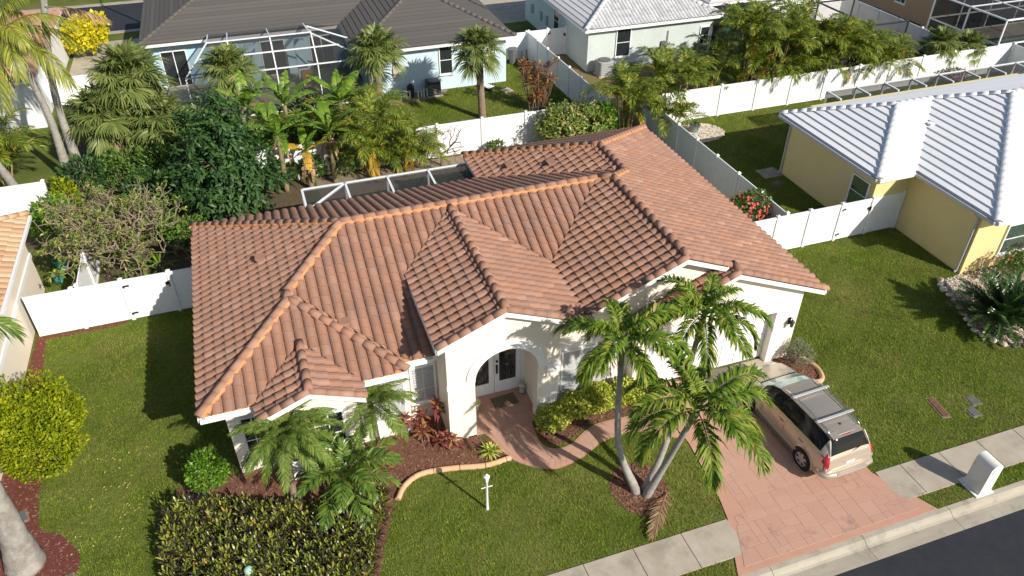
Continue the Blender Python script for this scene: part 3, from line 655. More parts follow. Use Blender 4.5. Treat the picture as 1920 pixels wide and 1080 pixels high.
# front doors
dg = MB(); dg.box(4.62, 4.75, 18.02, 18.1, .05, 2.75); dg.box(6.65, 6.75, 18.02, 18.1, .05, 2.75); dg.box(4.75, 6.65, 18.02, 18.1, 2.62, 2.75); dg.build('door_frame', M['white'], house)
wreathm = leafmat('dry_wreath', [(0, (.10, .05, .02)), (.6, (.20, .12, .05)), (1, (.35, .2, .08))], trans=.05)
for i, x0 in enumerate((4.76, 5.71)):
    d = MB(); x1 = x0+.93; y0, y1 = 18.03, 18.08
    d.box(x0, x0+.17, y0, y1, .06, 2.6); d.box(x1-.17, x1, y0, y1, .06, 2.6); d.box(x0+.17, x1-.17, y0, y1, .06, .55); d.box(x0+.17, x1-.17, y0, y1, 2.42, 2.6)
    dr = d.build('front_door', M['white'], house)
    q = MB(); q.box(x0+.17, x1-.17, 18.05, 18.065, .55, 2.42); q.build('pane', M['glass'], dr)
    et = MB()                                              # etched reeds and a bird on the glass
    for k in range(16):
        xx = x0+.2+.53*k/15; et.tube([(xx, 18.044, .56), (xx+random.uniform(-.03, .03), 18.044, .56+random.uniform(.15, .42))], .006, 4)
    et.ball((x0+.45, 18.042, 1.25), .07, 8, 5, .7); et.tube([(x0+.5, 18.042, 1.28), (x0+.56, 18.042, 1.42), (x0+.60, 18.042, 1.40)], .014, 5); et.tube([(x0+.45, 18.042, 1.2), (x0+.45, 18.042, .95)], .008, 4)
    et.build('etched_pattern', M['grey'], dr)
    if i == 1:
        hd = MB(); hd.box(x0+.05, x0+.11, 17.985, 18.03, .95, 1.32); hd.ball((x0+.08, 17.98, 1.5), .045); hd.tube([(x0+.08, 17.97, .98), (x0+.08, 17.95, 1.15), (x0+.08, 17.97, 1.3)], .014, 6); hd.build('door_handle', M['dark'], dr)
    # wreath
    wr = thing('door_wreath', ['dry brown wreath on the left leaf of the front door', 'dry brown wreath on the front door leaf with the handle'][i], 'wreath', (x0+.465, 17.98, 2.05), group='wreaths on the front doors')
    n = 260; a = RNG.uniform(0, 6.28, n); rr = RNG.normal(.2, .045, n); c = np.stack([rr*np.cos(a), RNG.uniform(-.05, .02, n), rr*np.sin(a)], 1)
    t = RNG.normal(0, 1, (n, 3)); t /= np.linalg.norm(t, axis=1)[:, None]; u = np.cross(t, RNG.normal(0, 1, (n, 3))); u /= np.linalg.norm(u, axis=1)[:, None]
    V = np.stack([c-t*.06, c+u*.022, c+t*.06, c-u*.022], 1).reshape(-1, 3); soup('wreath_twigs', V, np.arange(len(V)).reshape(-1, 4), wreathm, wr)
    rg = MB(); rg.tube([(.2*math.cos(t), 0, .2*math.sin(t)) for t in np.linspace(0, 6.28, 17)], .03, 6); rg.build('ring', wreathm, wr, world=False)
# windows ---------------------------------------------------------------
def window(parent, x, y, z, w, h, rz=0, nx=1, ny=2, slats=0, glass='glass', name='window', depth=.07, fr=.06):
    """frame (with bars) and panes; faces -y before rotation; x,y,z = middle of the sill line"""
    b = MB(); W = w/2
    b.box(-W, -W+fr, -depth, .02, 0, h); b.box(W-fr, W, -depth, .02, 0, h); b.box(-W+fr, W-fr, -depth, .02, 0, fr); b.box(-W+fr, W-fr, -depth, .02, h-fr, h)
    for i in range(1, nx): xx = -W+fr+(w-2*fr)*i/nx; b.box(xx-.015, xx+.015, -depth+.02, 0, fr, h-fr)
    for j in range(1, ny): zz = fr+(h-2*fr)*j/ny; b.box(-W+fr, W-fr, -depth+.022, 0, zz-.018, zz+.018)
    b.box(-W-.05, W+.05, -depth-.05, 0, -.06, -.002)
    off = W0[parent.name]; o = link(name, b.mesh(name, M['white']), parent, Vector((x, y, z))-off, (0, 0, rz))
    cw, ch = (w-2*fr)/nx, (h-2*fr)/ny
    for i in range(nx):
        for j in range(ny):
            q = MB(); x0 = -W+fr+cw*i+.012; z0 = fr+ch*j+.015; q.box(x0, x0+cw-.024, -.035, -.025, z0, z0+ch-.03); pn = link('pane', q.mesh('pane', M[glass]), o)
    for k in range(slats):
        q = MB(); zz = fr+(h-2*fr)*(k+.5)/slats; q.add([(-W+fr, -.066, zz-.036), (W-fr, -.066, zz-.036), (W-fr, -.04, zz+.034), (-W+fr, -.04, zz+.034)], [(0, 1, 2, 3), (3, 2, 1, 0)]); link('slat', q.mesh('slat', M['shade_white']), o)
    return o
window(house, 3.25, 17.75, .78, .82, 1.55, 0, 2, 3, slats=14)
window(house, 1.85, 17.3, .8, 1.45, 1.5, 0, 2, 3, slats=16)
window(house, -.25, 16.5, .75, 1.75, 1.75, 0, 4, 4)
window(house, -1.95, 17.3, .8, .7, 1.5, 0, 2, 3)
# wall between entry and garage, gable wall of the garage wing
b = MB(); b.prism_y([(7.32, 0), (10.02, 0), (10.02, HE-.3), (xE-.45, HE-.3), (xE-.45, HE+p*.45-.18), (gx0, gz0-.18), (7.6, HE+p*(7.6-xE+2*w0)-.18), (7.32, HE+.2)], 16.85, 17.1); b.build('gable_wall', M['stucco'], house)
window(house, 8.45, 16.85, .42, 1.75, 1.95, 0, 2, 2, slats=20)
b = MB()
for x in (7.46, 9.44): b.box(x-.09, x+.09, 16.79, 16.86, .3, 2.5)
b.box(7.37, 9.53, 16.785, 16.852, 2.5, 2.68); b.build('window_surround', M['white'], house)
# garage front with door recess
def gz_(x): return HE+p*(min(x-(xE-2*w1), xE-x))-.17
gl = [(10.0, 0), (10.62, 0), (10.62, 2.3), (15.3, 2.3), (15.3, 0), (16.25, 0), (16.25, gz_(16.25)), (gx1, gz_(gx1)), (10.0, gz_(10.0))]
b = MB(); b.prism_y(gl, 16.42, 16.8); b.build('garage_wall', M['stucco'], house)
wall((10.0, 10.25, 16.8, 17.0, 0, 2.9)); wall((10.25, 16.0, 17.3, 17.4, 0, 2.9), 'garage_inner_wall', 'grey')
b = MB(); b.box(10.36, 10.62, 16.375, 16.425, 0, 2.56); b.box(15.3, 15.56, 16.375, 16.425, 0, 2.56); b.box(10.62, 15.3, 16.375, 16.425, 2.3, 2.56); b.build('garage_trim', M['white'], house)
gd = MB(); gd.box(10.62, 15.3, 16.70, 16.76, .03, 2.3); gd = gd.build('garage_door', M['white'], house)
for r in range(4):
    for c in range(8):
        q = MB(); x0 = 10.68+.58*c; z0 = .09+.555*r; q.box(x0, x0+.5, 16.675, 16.70, z0, z0+.45); q.build('door_panel', M['white'], gd)
# lantern at the garage corner
ln = thing('wall_lantern', 'black wall lantern on the garage wall by its outer corner', 'lantern', (15.93, 16.4, 1.75))
b = MB(); b.box(-.05, .05, -.02, 0, -.15, .15); b.tube([(0, 0, .1), (0, -.12, .2), (0, -.16, .12)], .012, 6); b.build('bracket', M['dark'], ln, world=False)
b = MB(); b.lathe([(.02, -.18), (.06, -.14), (.075, .05), (.02, .12)], (0, -.16, 0), 6); b.build('glass_body', M['glass2'], ln, world=False)
b = MB(); b.lathe([(.10, .05), (.09, .07), (.01, .16)], (0, -.16, 0), 6); b.build('cap', M['dark'], ln, world=False)
# screened pool cage behind the house
def cage(name, label, x0, x1, y0, y1, z, nx, ny, frame, screen, top=True, south=True, sides=True, zr=None, t=.045, north=True, diag=False):
    c = thing(name, label, 'screen enclosure', ((x0+x1)/2, (y0+y1)/2, 0)); xs = np.linspace(x0, x1, nx+1); ys = np.linspace(y0, y1, ny+1)
    def bar(a, b_):
        q = MB(); a, b_ = Vector(a), Vector(b_); d = (b_-a).normalized(); s_ = d.cross(Vector((0, 0, 1))) if abs(d.z) < .9 else Vector((1, 0, 0)); s_.normalize(); u = s_.cross(d)
        vs = [e+s_*i*t+u*j*t for e in (a, b_) for i, j in ((-1, -1), (1, -1), (1, 1), (-1, 1))]
        q.add(vs, [(3, 2, 1, 0), (4, 5, 6, 7), (0, 1, 5, 4), (1, 2, 6, 5), (2, 3, 7, 6), (3, 0, 4, 7)]); q.build('beam', frame, c)
    for yy, on in ((y0, south), (y1, north)):
        if not on: continue
        bar((x0, yy, z), (x1, yy, z)); bar((x0, yy, .05), (x1, yy, .05)); bar((x0, yy, z*.45), (x1, yy, z*.45))
        for x in xs: bar((x, yy, 0), (x, yy, z))
    if sides:
        for x in (x0, x1):
            bar((x, y0, z*.45), (x, y1, z*.45))
            for yy in ys[1:-1]: bar((x, yy, 0), (x, yy, z))
    for x in xs: bar((x, y0, z), (x, y1, z))
    for yy in ys[1:-1]: bar((x0, yy, z), (x1, yy, z))
    if diag: bar((x0, y0, z), (xs[1], y1, z))
    q = MB()
    if top: q.poly([(x0, y0, z+.01), (x1, y0, z+.01), (x1, y1, z+.01), (x0, y1, z+.01)]); q.build('roof_screen', screen, c)
    q = MB()
    if south: q.poly([(x0, y0, 0), (x1, y0, 0), (x1, y0, z), (x0, y0, z)])
    if north: q.poly([(x0, y1, 0), (x1, y1, 0), (x1, y1, z), (x0, y1, z)])
    if sides:
        for x in (x0, x1): q.poly([(x, y0, 0), (x, y1, 0), (x, y1, z), (x, y0, z)])
    if q.V: q.build('side_screen', screen, c)
    return c
cage('pool_cage', 'white framed screen cage behind the clay tile roof', 1.05, 8.2, 27.55, 29.35, 2.72, 4, 1, M['alu'], M['screen'], south=False, diag=True)
# ================================================================ fences
_pm = {}
def post_mesh(h, name='fence_post'):
    b = MB(); b.box(-.064, .064, -.064, .064, 0, h); return b.mesh(name, M['vinyl'])
def capm():
    b = MB(); b.box(-.08, .08, -.08, .08, 0, .03); b.add([(-.07, -.07, .03), (.07, -.07, .03), (.07, .07, .03), (-.07, .07, .03), (0, 0, .09)], [(0, 1, 4), (1, 2, 4), (2, 3, 4), (3, 0, 4)]); return b.mesh('post_cap', M['vinyl'])
_post = post_mesh(1.86); _capm = capm()
def panel_mesh(L, h, rails=True):
    b = MB(); n = max(1, round(L/.152)); w = L/n
    for i in range(n):
        x0, x1 = w*i+.004, w*(i+1)-.004; b.box(x0, x1, -.011, .011, .09, h-.06)
        if i < n-1: b.box(x1-.002, w*(i+1)+.006, -.007, .007, .092, h-.062)
    b.box(0, L, -.025, .025, .04, .16); b.box(0, L, -.025, .025, h-.13, h)
    return b.mesh('fence_panel', M['vinyl'])
def fence(label, a, b, n, gates=(), h=1.83, ends=(True, True), group=None):
    """run from a to b split in n panels; gates: panel indices that are gates"""
    a, b = Vector((*a, 0)), Vector((*b, 0)); d = b-a; L = d.length/n; rz = math.atan2(d.y, d.x); u = d.normalized()
    t = thing('vinyl_fence', label, 'fence', a, 0, group)
    for i in range(n+1):
        if (i == 0 and not ends[0]) or (i == n and not ends[1]): continue
        ps = link('fence_post', _post, t, u*L*i, (0, 0, rz)); link('post_cap', _capm, ps, (0, 0, 1.86))
    pm = panel_mesh(L-.14, h)
    for i in range(n):
        o = link('gate_leaf' if i in gates else 'fence_panel', pm, t, u*(L*i+.07), (0, 0, rz))
        if i in gates:
            for z in (.3, 1.55):
                q = MB(); q.box(-.02, .16, -.045, -.026, z-.035, z+.035); q.box(-.06, 0, -.085, -.065, z-.05, z+.05); link('hinge', q.mesh('hinge', M['dark']), o)
            q = MB(); q.box(L-.26, L-.1, -.05, -.026, 1.3, 1.42); q.box(L-.16, L-.12, -.09, -.05, 1.22, 1.46); link('latch', q.mesh('latch', M['dark']), o)
    return t
fence('white vinyl fence with gate beside the clay roofed house and its hip', (-9.35, 26.38), (-2.72, 26.38), 4, gates=(2,), ends=(False, True))
fence('white vinyl fence running back from the gate under the bare frangipani', (-7.52, 26.55), (-7.52, 31.0), 2)
fence('long white rear fence behind the banana plants and the bare little tree', (-1.2, 35.55), (18.0, 35.55), 8)
fence('white rear fence of the peach house seen between the coconut trunks', (-16.5, 35.55), (-9.7, 35.55), 3)
fence('white fence in shade along the right eave of the clay roof', (20.07, 22.4), (20.07, 35.3), 7)
fence('white fence with gate between the clay roof and the yellow house', (16.3, 22.26), (26.0, 22.26), 6, gates=(4,), ends=(False, True))
fence('long sunlit white fence behind the yellow house under the areca row', (20.2, 35.4), (46.2, 35.4), 11, ends=(False, True))
fence('shaded white fence between the blue house lawn and the dry side yard', (17.95, 35.75), (17.7, 47.4), 7)
fence('short white fence joining the blue house at the grey bin', (15.0, 47.5), (17.62, 47.5), 1, ends=(False, True))
fence('white gate fence beside the pale grey house', (17.8, 47.55), (20.45, 47.55), 2, gates=(1,))
fence('shaded white fence running back beside the tan house', (42.9, 35.6), (42.9, 50), 7, ends=(False, True))
fence('white fence return at the far right corner of the rear yards', (46.2, 27), (46.2, 35.3), 4)
# ================================================================ neighbouring houses
M['yellow'] = pmat('yellow_stucco', (.70, .565, .27), (.73, .595, .30), 1.5, .85, .3, 90, .008, stain=(.63, .50, .23), sscale=.5, smin=.5, smax=.9)
M['roofwhite'] = vmat('white_roof_tile', [(0, (.76, .77, .79)), (1, (.82, .82, .83))], .6, .3, 1.6, .25, (.62, .63, .64))
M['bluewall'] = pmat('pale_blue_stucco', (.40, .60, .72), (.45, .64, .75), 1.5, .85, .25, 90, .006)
M['bluewall_sunlit'] = pmat('pale_blue_wall_sun', (.52, .66, .75), (.56, .69, .77), 1.5, .85, .25, 90, .006)  # lighter copy of the blue stucco, sunlight put into its colour
M['roofdark'] = vmat('charcoal_roof_tile', [(0, (.098, .090, .084)), (1, (.125, .114, .106))], .85, .2, 3, .4, (.11, .10, .095), .3, 25)
M['greywall'] = pmat('pale_grey_green_stucco', (.50, .57, .55), (.55, .61, .59), 1.5, .85, .25, 90, .006, stain=(.45, .50, .46), sscale=.5)
M['rooflight'] = vmat('light_grey_roof_tile', [(0, (.46, .46, .47)), (.5, (.56, .56, .57)), (1, (.63, .63, .64))], .75, .25, 3, .3, (.33, .33, .34))
M['peachwall'] = pmat('peach_stucco', (.74, .65, .53), (.77, .69, .58), 1.5, .85, .25, 90, .006)
M['tilepeach'] = vmat('buff_roof_tile', [(0, (.44, .26, .15)), (.35, (.54, .34, .20)), (.7, (.60, .43, .28)), (1, (.48, .31, .19))], .75, .25, 5, .3, (.38, .23, .12))
M['pink'] = vmat('pink_roof', [(0, (.50, .235, .20)), (1, (.56, .28, .24))], .8, .2, 2, .2, (.42, .2, .17))
M['tan'] = pmat('tan_stucco', (.40, .27, .17), (.43, .29, .19), 1.5, .85, .2, 90, .006)
def bx(parent, x0, x1, y0, y1, z0, z1, m, name='wall'):
    b = MB(); b.box(x0, x1, y0, y1, z0, z1); return b.build(name, m, parent)
def roof_root(h, z, x0, x1, y0, y1, m):
    b = MB(); b.poly([(x0, y0, z), (x1, y0, z), (x1, y1, z), (x0, y1, z)]); return b.build('roof', m, h)
# ---- yellow house
yh = thing('yellow_house', 'yellow stucco house with white tile hip roof', 'house', (32, 24, 0))
q = .4; ze = 3.05
yr = roof_root(yh, ze-.2, 26.2, 39.5, 18, 29.4, M['white'])
YP = [(Plane((25.85, 17.6, ze), (1, 0), q), [[(25.85, 17.6), (31.475, 23.225), (29.35, 25.35), (25.85, 21.85)]]),
      (Plane((23.9, 21.85, ze), (0, 1), q), [[(23.9, 21.85), (25.85, 21.85), (29.35, 25.35), (27.4, 25.35)]]),
      (Plane((23.9, 21.85, ze), (1, 0), q), [[(23.9, 21.85), (27.4, 25.35), (23.9, 28.85)]]),
      (Plane((23.9, 28.85, ze), (0, -1), q), [[(23.9, 28.85), (27.4, 25.35), (29.35, 25.35), (29.35, 28.85)], [(29.35, 28.85), (29.35, 25.35), (31.475, 23.225), (34.4, 23.225), (40, 28.85)]]),
      (Plane((25.85, 17.6, ze), (0, 1), q), [[(25.85, 17.6), (40, 17.6), (34.375, 23.225), (31.475, 23.225)]]),
      (Plane((40, 17.6, ze), (-1, 0), q), [[(40, 17.6), (40, 28.85), (34.375, 23.225)]])]
for pl, pcs in YP: courses(pl, pcs, yr, M['roofwhite'], .37, th=.068); deck(pl, pcs, yr, [M['roofwhite'], M['white']], th=.18, drop=.02)
Y1 = ze+q*3.5; Y2 = ze+q*5.625
for a, b in [((23.9, 21.85, ze), (27.4, 25.35, Y1)), ((23.9, 28.85, ze), (27.4, 25.35, Y1)), ((27.4, 25.35, Y1), (29.35, 25.35, Y1)), ((25.85, 17.6, ze), (31.475, 23.225, Y2)), ((29.35, 25.35, Y1), (31.475, 23.225, Y2)), ((31.475, 23.225, Y2), (34.375, 23.225, Y2)), ((40, 17.6, ze), (34.375, 23.225, Y2))]:
    cap_line(a, b, yr, M['roofwhite'], None, r=.16, seg=.42, zup=.04, flat=.55)
for a in ((23.84, 23.9, 21.9, 28.8), (25.79, 25.85, 17.65, 21.75)):
    b = MB(); b.box(a[0]-.06, a[1], a[2], a[3], ze-.16, ze-.03); b.build('gutter', M['gutter'], yr)
b = MB(); b.box(23.9, 25.8, 21.76, 21.84, ze-.16, ze-.03); b.box(25.85, 40, 17.51, 17.59, ze-.16, ze-.03); b.m = 0; b.build('fascia', M['white'], yr)
HY = ze-.15
bx(yh, 24.3, 26.1, 22.28, 28.4, 0, HY, M['yellow']); bx(yh, 26.1, 39.5, 18.4, 29.4, 0, HY, M['yellow'])
for x, y, m in ((24.27, 28.3, 'white'), (26.07, 18.55, 'white')):
    b = MB(); b.tube([(x-.35, y, ze-.12), (x-.04, y, ze-.4), (x-.04, y, .15), (x-.12, y, .05)], .045, 6); b.build('downspout', M['gutter'], yh)
window(yh, 24.3, 23.1, .9, 1.1, 1.5, -math.pi/2, 1, 2, glass='glass2'); window(yh, 28.6, 18.4, .62, 1.75, 1.45, 0, 1, 2, glass='glass2'); window(yh, 33, 18.4, .62, 1.75, 1.45, 0, 1, 2, glass='glass2')
for x, y, k in ((28.1, 23.9, 1),):
    z = YP[1][0].z(x, y); b = MB(); b.box(x-.1, x+.1, y-.1, y+.1, z, z+.16); b.box(x-.14, x+.14, y-.14, y+.14, z+.16, z+.19); b.build('roof_vent', M['roofwhite'], yr)
bx(yh, 23.2, 24.25, 28.0, 28.9, 0, .04, M['concrete'], 'step_slab')
cage('pool_cage', 'low screen cage behind the white tile roof of the yellow house', 28.4, 43, 29.9, 31.0, 2.7, 8, 1, M['alu'], M['screen'], south=False)
# ---- blue house
bh = thing('blue_house', 'pale blue house with charcoal tile roof and screened lanai', 'house', (5, 50, 0)); ze = 2.95; q = .4
br = roof_root(bh, ze-.2, -5.4, 15.2, 49.6, 59.6, M['white'])
BP = [(Plane((-5.9, 49.3, ze), (0, 1), q), [[(-5.9, 49.3), (5.7, 49.3), (10.65, 54.25), (10.25, 54.65), (-.55, 54.65)]]),
      (Plane((-5.9, 49.3, ze), (1, 0), q), [[(-5.9, 49.3), (-.55, 54.65), (-5.9, 60)]]),
      (Plane((5.7, 43.9, ze), (1, 0), q), [[(5.7, 43.9), (10.65, 48.85), (10.65, 54.25), (5.7, 49.3)]]),
      (Plane((5.7, 43.9, ze), (0, 1), q), [[(5.7, 43.9), (15.6, 43.9), (10.65, 48.85)]]),
      (Plane((15.6, 43.9, ze), (-1, 0), q), [[(15.6, 43.9), (15.6, 60), (10.25, 54.65), (10.65, 54.25), (10.65, 48.85)]]),
      (Plane((-5.9, 60, ze), (0, -1), q), [[(-5.9, 60), (-.55, 54.65), (10.25, 54.65), (15.6, 60)]])]
for pl, pcs in BP: courses(pl, pcs, br, M['roofdark'], .34, th=.04); deck(pl, pcs, br, [M['roofdark'], M['white']], th=.18)
zz = ze+q*4.95; z2 = ze+q*5.35
for a, b in [((5.7, 43.9, ze), (10.65, 48.85, zz)), ((15.6, 43.9, ze), (10.65, 48.85, zz)), ((10.65, 48.85, zz), (10.65, 54.25, zz)), ((-5.9, 49.3, ze), (-.55, 54.65, z2)), ((-.55, 54.65, z2), (10.25, 54.65, z2))]:
    cap_line(a, b, br, M['roofdark'], None, r=.13, zup=.01)
b = MB(); b.box(5.7, 15.6, 43.80, 43.89, ze-.16, ze-.02); b.build('gutter', M['white'], br); b = MB(); b.box(-5.9, 5.6, 49.2, 49.29, ze-.16, ze-.02); b.build('gutter', M['white'], br)
bx(bh, 6.6, 15.1, 44.3, 49.9, 0, ze-.15, M['bluewall_sunlit']); bx(bh, -5.4, 15.1, 49.9, 59.5, 0, ze-.15, M['bluewall'])
window(bh, 11.26, 44.3, .95, .85, 1.75, 0, 1, 2, glass='glass'); window(bh, 6.95, 44.3, 1.2, .5, 1.5, 0, 1, 2)
for x in (-4.2, -1.2, 1.6, 4.6):
    b = MB(); b.box(x-.75, x+.75, 49.86, 49.895, .05, 2.3); d_ = b.build('sliding_door', M['white'], bh)
    b = MB(); b.box(x-.68, x-.03, 49.84, 49.86, .12, 2.22); b.build('pane', M['glass'], d_); b = MB(); b.box(x+.03, x+.68, 49.84, 49.86, .12, 2.22); b.build('pane', M['glass'], d_)
for x in (.2, 3.1):
    bx(bh, x-.3, x+.3, 47.6, 48.1, 0, 2.8, M['bluewall'], 'column')
bx(bh, -5.6, 6.5, 44.05, 49.8, 0, .06, M['concrete'], 'lanai_floor')
mb_ = bx(bh, 8.0, 8.35, 44.18, 44.3, 1.2, 1.75, M['pebble'], 'meter_box')
# mansard screen cage in front of it
cg = thing('lanai_cage', 'tall white framed screen cage with sloped top on the blue house', 'screen enclosure', (.5, 46.5, 0))
def bar(parent, a, b, m, t=.032):
    q_ = MB(); a, b = Vector(a), Vector(b); d = (b-a).normalized(); s_ = d.cross(Vector((0, 0, 1))) if abs(d.z) < .95 else Vector((1, 0, 0)); s_.normalize(); u = s_.cross(d)
    q_.add([e+s_*i*t+u*j*t for e in (a, b) for i, j in ((-1, -1), (1, -1), (1, 1), (-1, 1))], [(3, 2, 1, 0), (4, 5, 6, 7), (0, 1, 5, 4), (1, 2, 6, 5), (2, 3, 7, 6), (3, 0, 4, 7)]); return q_.build('beam', m, parent)
X0, X1 = -3.4, 6.5; xs = [-3.4, -.9, 1.4, 3.7, 6.5]
for z in (.08, 2.6): bar(cg, (X0, 44, z), (X1, 44, z), M['alu'])
bar(cg, (X0+1.4, 45.6, 3.9), (X1-2.9, 45.6, 3.9), M['alu']); bar(cg, (X0+.7, 44.8, 3.3), (X1-1.4, 44.8, 3.3), M['alu']); bar(cg, (X1, 44, 2.6), (X1-2.9, 45.6, 3.9), M['alu']); bar(cg, (X1, 46.6, 2.75), (X1-2.9, 46.6, 3.95), M['alu']); bar(cg, (X1-2.9, 45.6, 3.9), (X1-2.9, 49.2, 3.3), M['alu'])
for i, x in enumerate(xs):
    bar(cg, (x, 44, 0), (x, 44, 2.6), M['alu'])
    if i < 4: bar(cg, (x, 44, 2.6), (max(x, X0+1.4), 45.6, 3.9), M['alu']); bar(cg, (max(x, X0+1.4), 45.6, 3.9), (max(x, X0+1.4), 49.2, 3.2), M['alu'])
bar(cg, (X1, 44, 2.6), (X1, 49.2, 2.8), M['alu'])
b = MB(); b.poly([(X0, 44, 0), (X1, 44, 0), (X1, 44, 2.6), (X0, 44, 2.6)]); b.poly([(X0, 44, 2.6), (X1, 44, 2.6), (X1-2.9, 45.6, 3.9), (X0+1.4, 45.6, 3.9)]); b.poly([(X0+1.4, 45.6, 3.9), (X1-2.9, 45.6, 3.9), (X1-2.9, 49.2, 3.2), (X0+1.4, 49.2, 3.2)]); b.poly([(X1, 44, 2.6), (X1, 49.2, 2.8), (X1-2.9, 49.2, 3.3), (X1-2.9, 45.6, 3.9)])
b.build('screen', M['screen'], cg)
# ---- pale grey house
gh = thing('grey_house', 'pale grey stucco house with light grey tile hip roof', 'house', (25, 49, 0)); ze = 2.85
gr = roof_root(gh, ze-.2, 20.5, 29.5, 44, 55.6, M['white'])
GP = [(Plane((20.1, 43.65, ze), (1, 0), q), [[(20.1, 43.65), (25, 48.55), (25, 51.1), (20.1, 56)]]), (Plane((20.1, 43.65, ze), (0, 1), q), [[(20.1, 43.65), (29.9, 43.65), (25, 48.55)]]),
      (Plane((29.9, 43.65, ze), (-1, 0), q), [[(29.9, 43.65), (29.9, 56), (25, 51.1), (25, 48.55)]]), (Plane((20.1, 56, ze), (0, -1), q), [[(20.1, 56), (25, 51.1), (29.9, 56)]])]
gt = []
for i, (pl, pcs) in enumerate(GP):
    if i == 1: lay_tiles(pl, pcs, gt, .24, .36, .055)
    else: courses(pl, pcs, gr, M['rooflight'], .36, th=.045)
    deck(pl, pcs, gr, [M['rooflight'], M['white']], th=.18)
emit_tiles(gt, gr, M['rooflight'], 'roof_tile', 0, .24, .36, .055)
zz = ze+q*4.9
for a, b in [((20.1, 43.65, ze), (25, 48.55, zz)), ((29.9, 43.65, ze), (25, 48.55, zz)), ((25, 48.55, zz), (25, 51.1, zz))]: cap_line(a, b, gr, M['rooflight'], None, r=.15, zup=.03)
bx(gh, 20.5, 29.5, 44.05, 55.6, 0, ze-.15, M['greywall'])
window(gh, 22.96, 44.05, .75, 1.05, 1.85, 0, 1, 2); window(gh, 28.9, 44.05, .9, .7, 1.2, 0, 1, 2); window(gh, 20.5, 49.3, .9, 1.0, 1.6, -math.pi/2, 1, 2)
for y in (52.2, 51.1, 54): bx(gh, 20.38, 20.5, y-.16, y+.16, .9, 1.5, M['acgrey'], 'meter_box')
bx(gh, 25.7, 26.0, 43.93, 44.05, 1.1, 1.45, M['grey'], 'meter_box'); b = MB(); b.tube([(26.15, 43.98, .2), (26.15, 43.98, 2.1)], .03, 6); b.build('conduit', M['grey'], gh)
cage('bronze_cage', 'dark bronze screen cage beside the pale grey house', 29.8, 34, 38.4, 46, 2.7, 3, 4, M['bronze'], M['screend'])
cage('bronze_cage', 'dark bronze framed cage above the areca row', 34.6, 40.6, 38.8, 44, 2.8, 2, 1, M['bronze'], screenmat('thin_screen', (.05, .05, .05), .22))
wh = thing('white_house', 'white walled house behind the dark bronze cage', 'house', (37, 48, 0)); bx(wh, 30.5, 41.5, 46.2, 54, 0, 2.9, M['vinyl']); wr_ = roof_root(wh, 2.7, 30.6, 41.4, 46.3, 54, M['white'])
for pl, pcs in [(Plane((30.1, 45.8, 2.9), (0, 1), .35), [[(30.1, 45.8), (41.9, 45.8), (37.7, 50), (34.3, 50)]]), (Plane((30.1, 45.8, 2.9), (1, 0), .35), [[(30.1, 45.8), (34.3, 50), (30.1, 54.2)]])]: courses(pl, pcs, wr_, M['rooflight'], .36); deck(pl, pcs, wr_, [M['rooflight'], M['white']])
bx(wh, 30, 41, 38.5, 46.1, 0, .05, M['concrete'], 'patio')
# ---- tan house and its cage
th_ = thing('tan_house', 'tan stucco house wall beyond the far corner fence', 'house', (53, 48, 0)); bx(th_, 48, 60, 43, 56, 0, 3.1, M['tan'])
window(th_, 48, 47.2, .9, 1.0, 1.5, -math.pi/2, 2, 2); window(th_, 48, 51.5, .9, 1.0, 1.5, -math.pi/2, 2, 2)
for x in (50.5, 53.5, 56.5): bx(th_, x-1.3, x+1.3, 42.93, 42.99, .05, 2.5, M['glass'], 'sliding_door')
cage('pool_cage', 'white framed pool cage in front of the tan house', 46.4, 60, 36.6, 42.6, 2.9, 5, 2, M['alu'], M['screend'])
g = MB(); g.box(46.6, 60, 36.8, 42.8, -.02, .04); struct('pool_patio', g, M['concrete'])
pool = glassmat('pool_water', (.05, .16, .15), .05); g = MB(); g.box(48.2, 59, 37.4, 40.4, .03, .055); struct('pool_water', g, pool)
# ---- peach house
ph = thing('peach_house', 'peach stucco house with buff tile roof beside the white gate fence', 'house', (-14, 25, 0)); ze = 3.0
pr_ = roof_root(ph, ze-.2, -19, -9.6, 17.5, 29.8, M['white'])
PP = [(Plane((-9.2, 17, ze), (-1, 0), q), [[(-9.2, 17), (-9.2, 30.3), (-14.2, 25.3), (-14.2, 22)]]), (Plane((-9.2, 30.3, ze), (0, -1), q), [[(-9.2, 30.3), (-19.2, 30.3), (-14.2, 25.3)]])]
pt_ = []
for pl, pcs in PP: lay_tiles(pl, pcs, pt_, .33, .38, .05); deck(pl, pcs, pr_, [M['tilepeach'], M['white']])
emit_tiles(pt_, pr_, M['tilepeach'], 'roof_tile', 240, .33, .38, .05)
cap_line((-9.2, 30.3, ze+.04), (-14.2, 25.3, ze+2.04), pr_, M['tilepeach'], None)
b = MB(); b.box(-9.19, -9.1, 17, 30.3, ze-.15, ze-.02); b.build('gutter', M['white'], pr_)
bx(ph, -19, -9.5, 17.6, 29.6, 0, ze-.15, M['peachwall']); bx(ph, -9.5, -9.45, 17.6, 29.6, 1.55, 1.75, M['white'], 'wall_band')
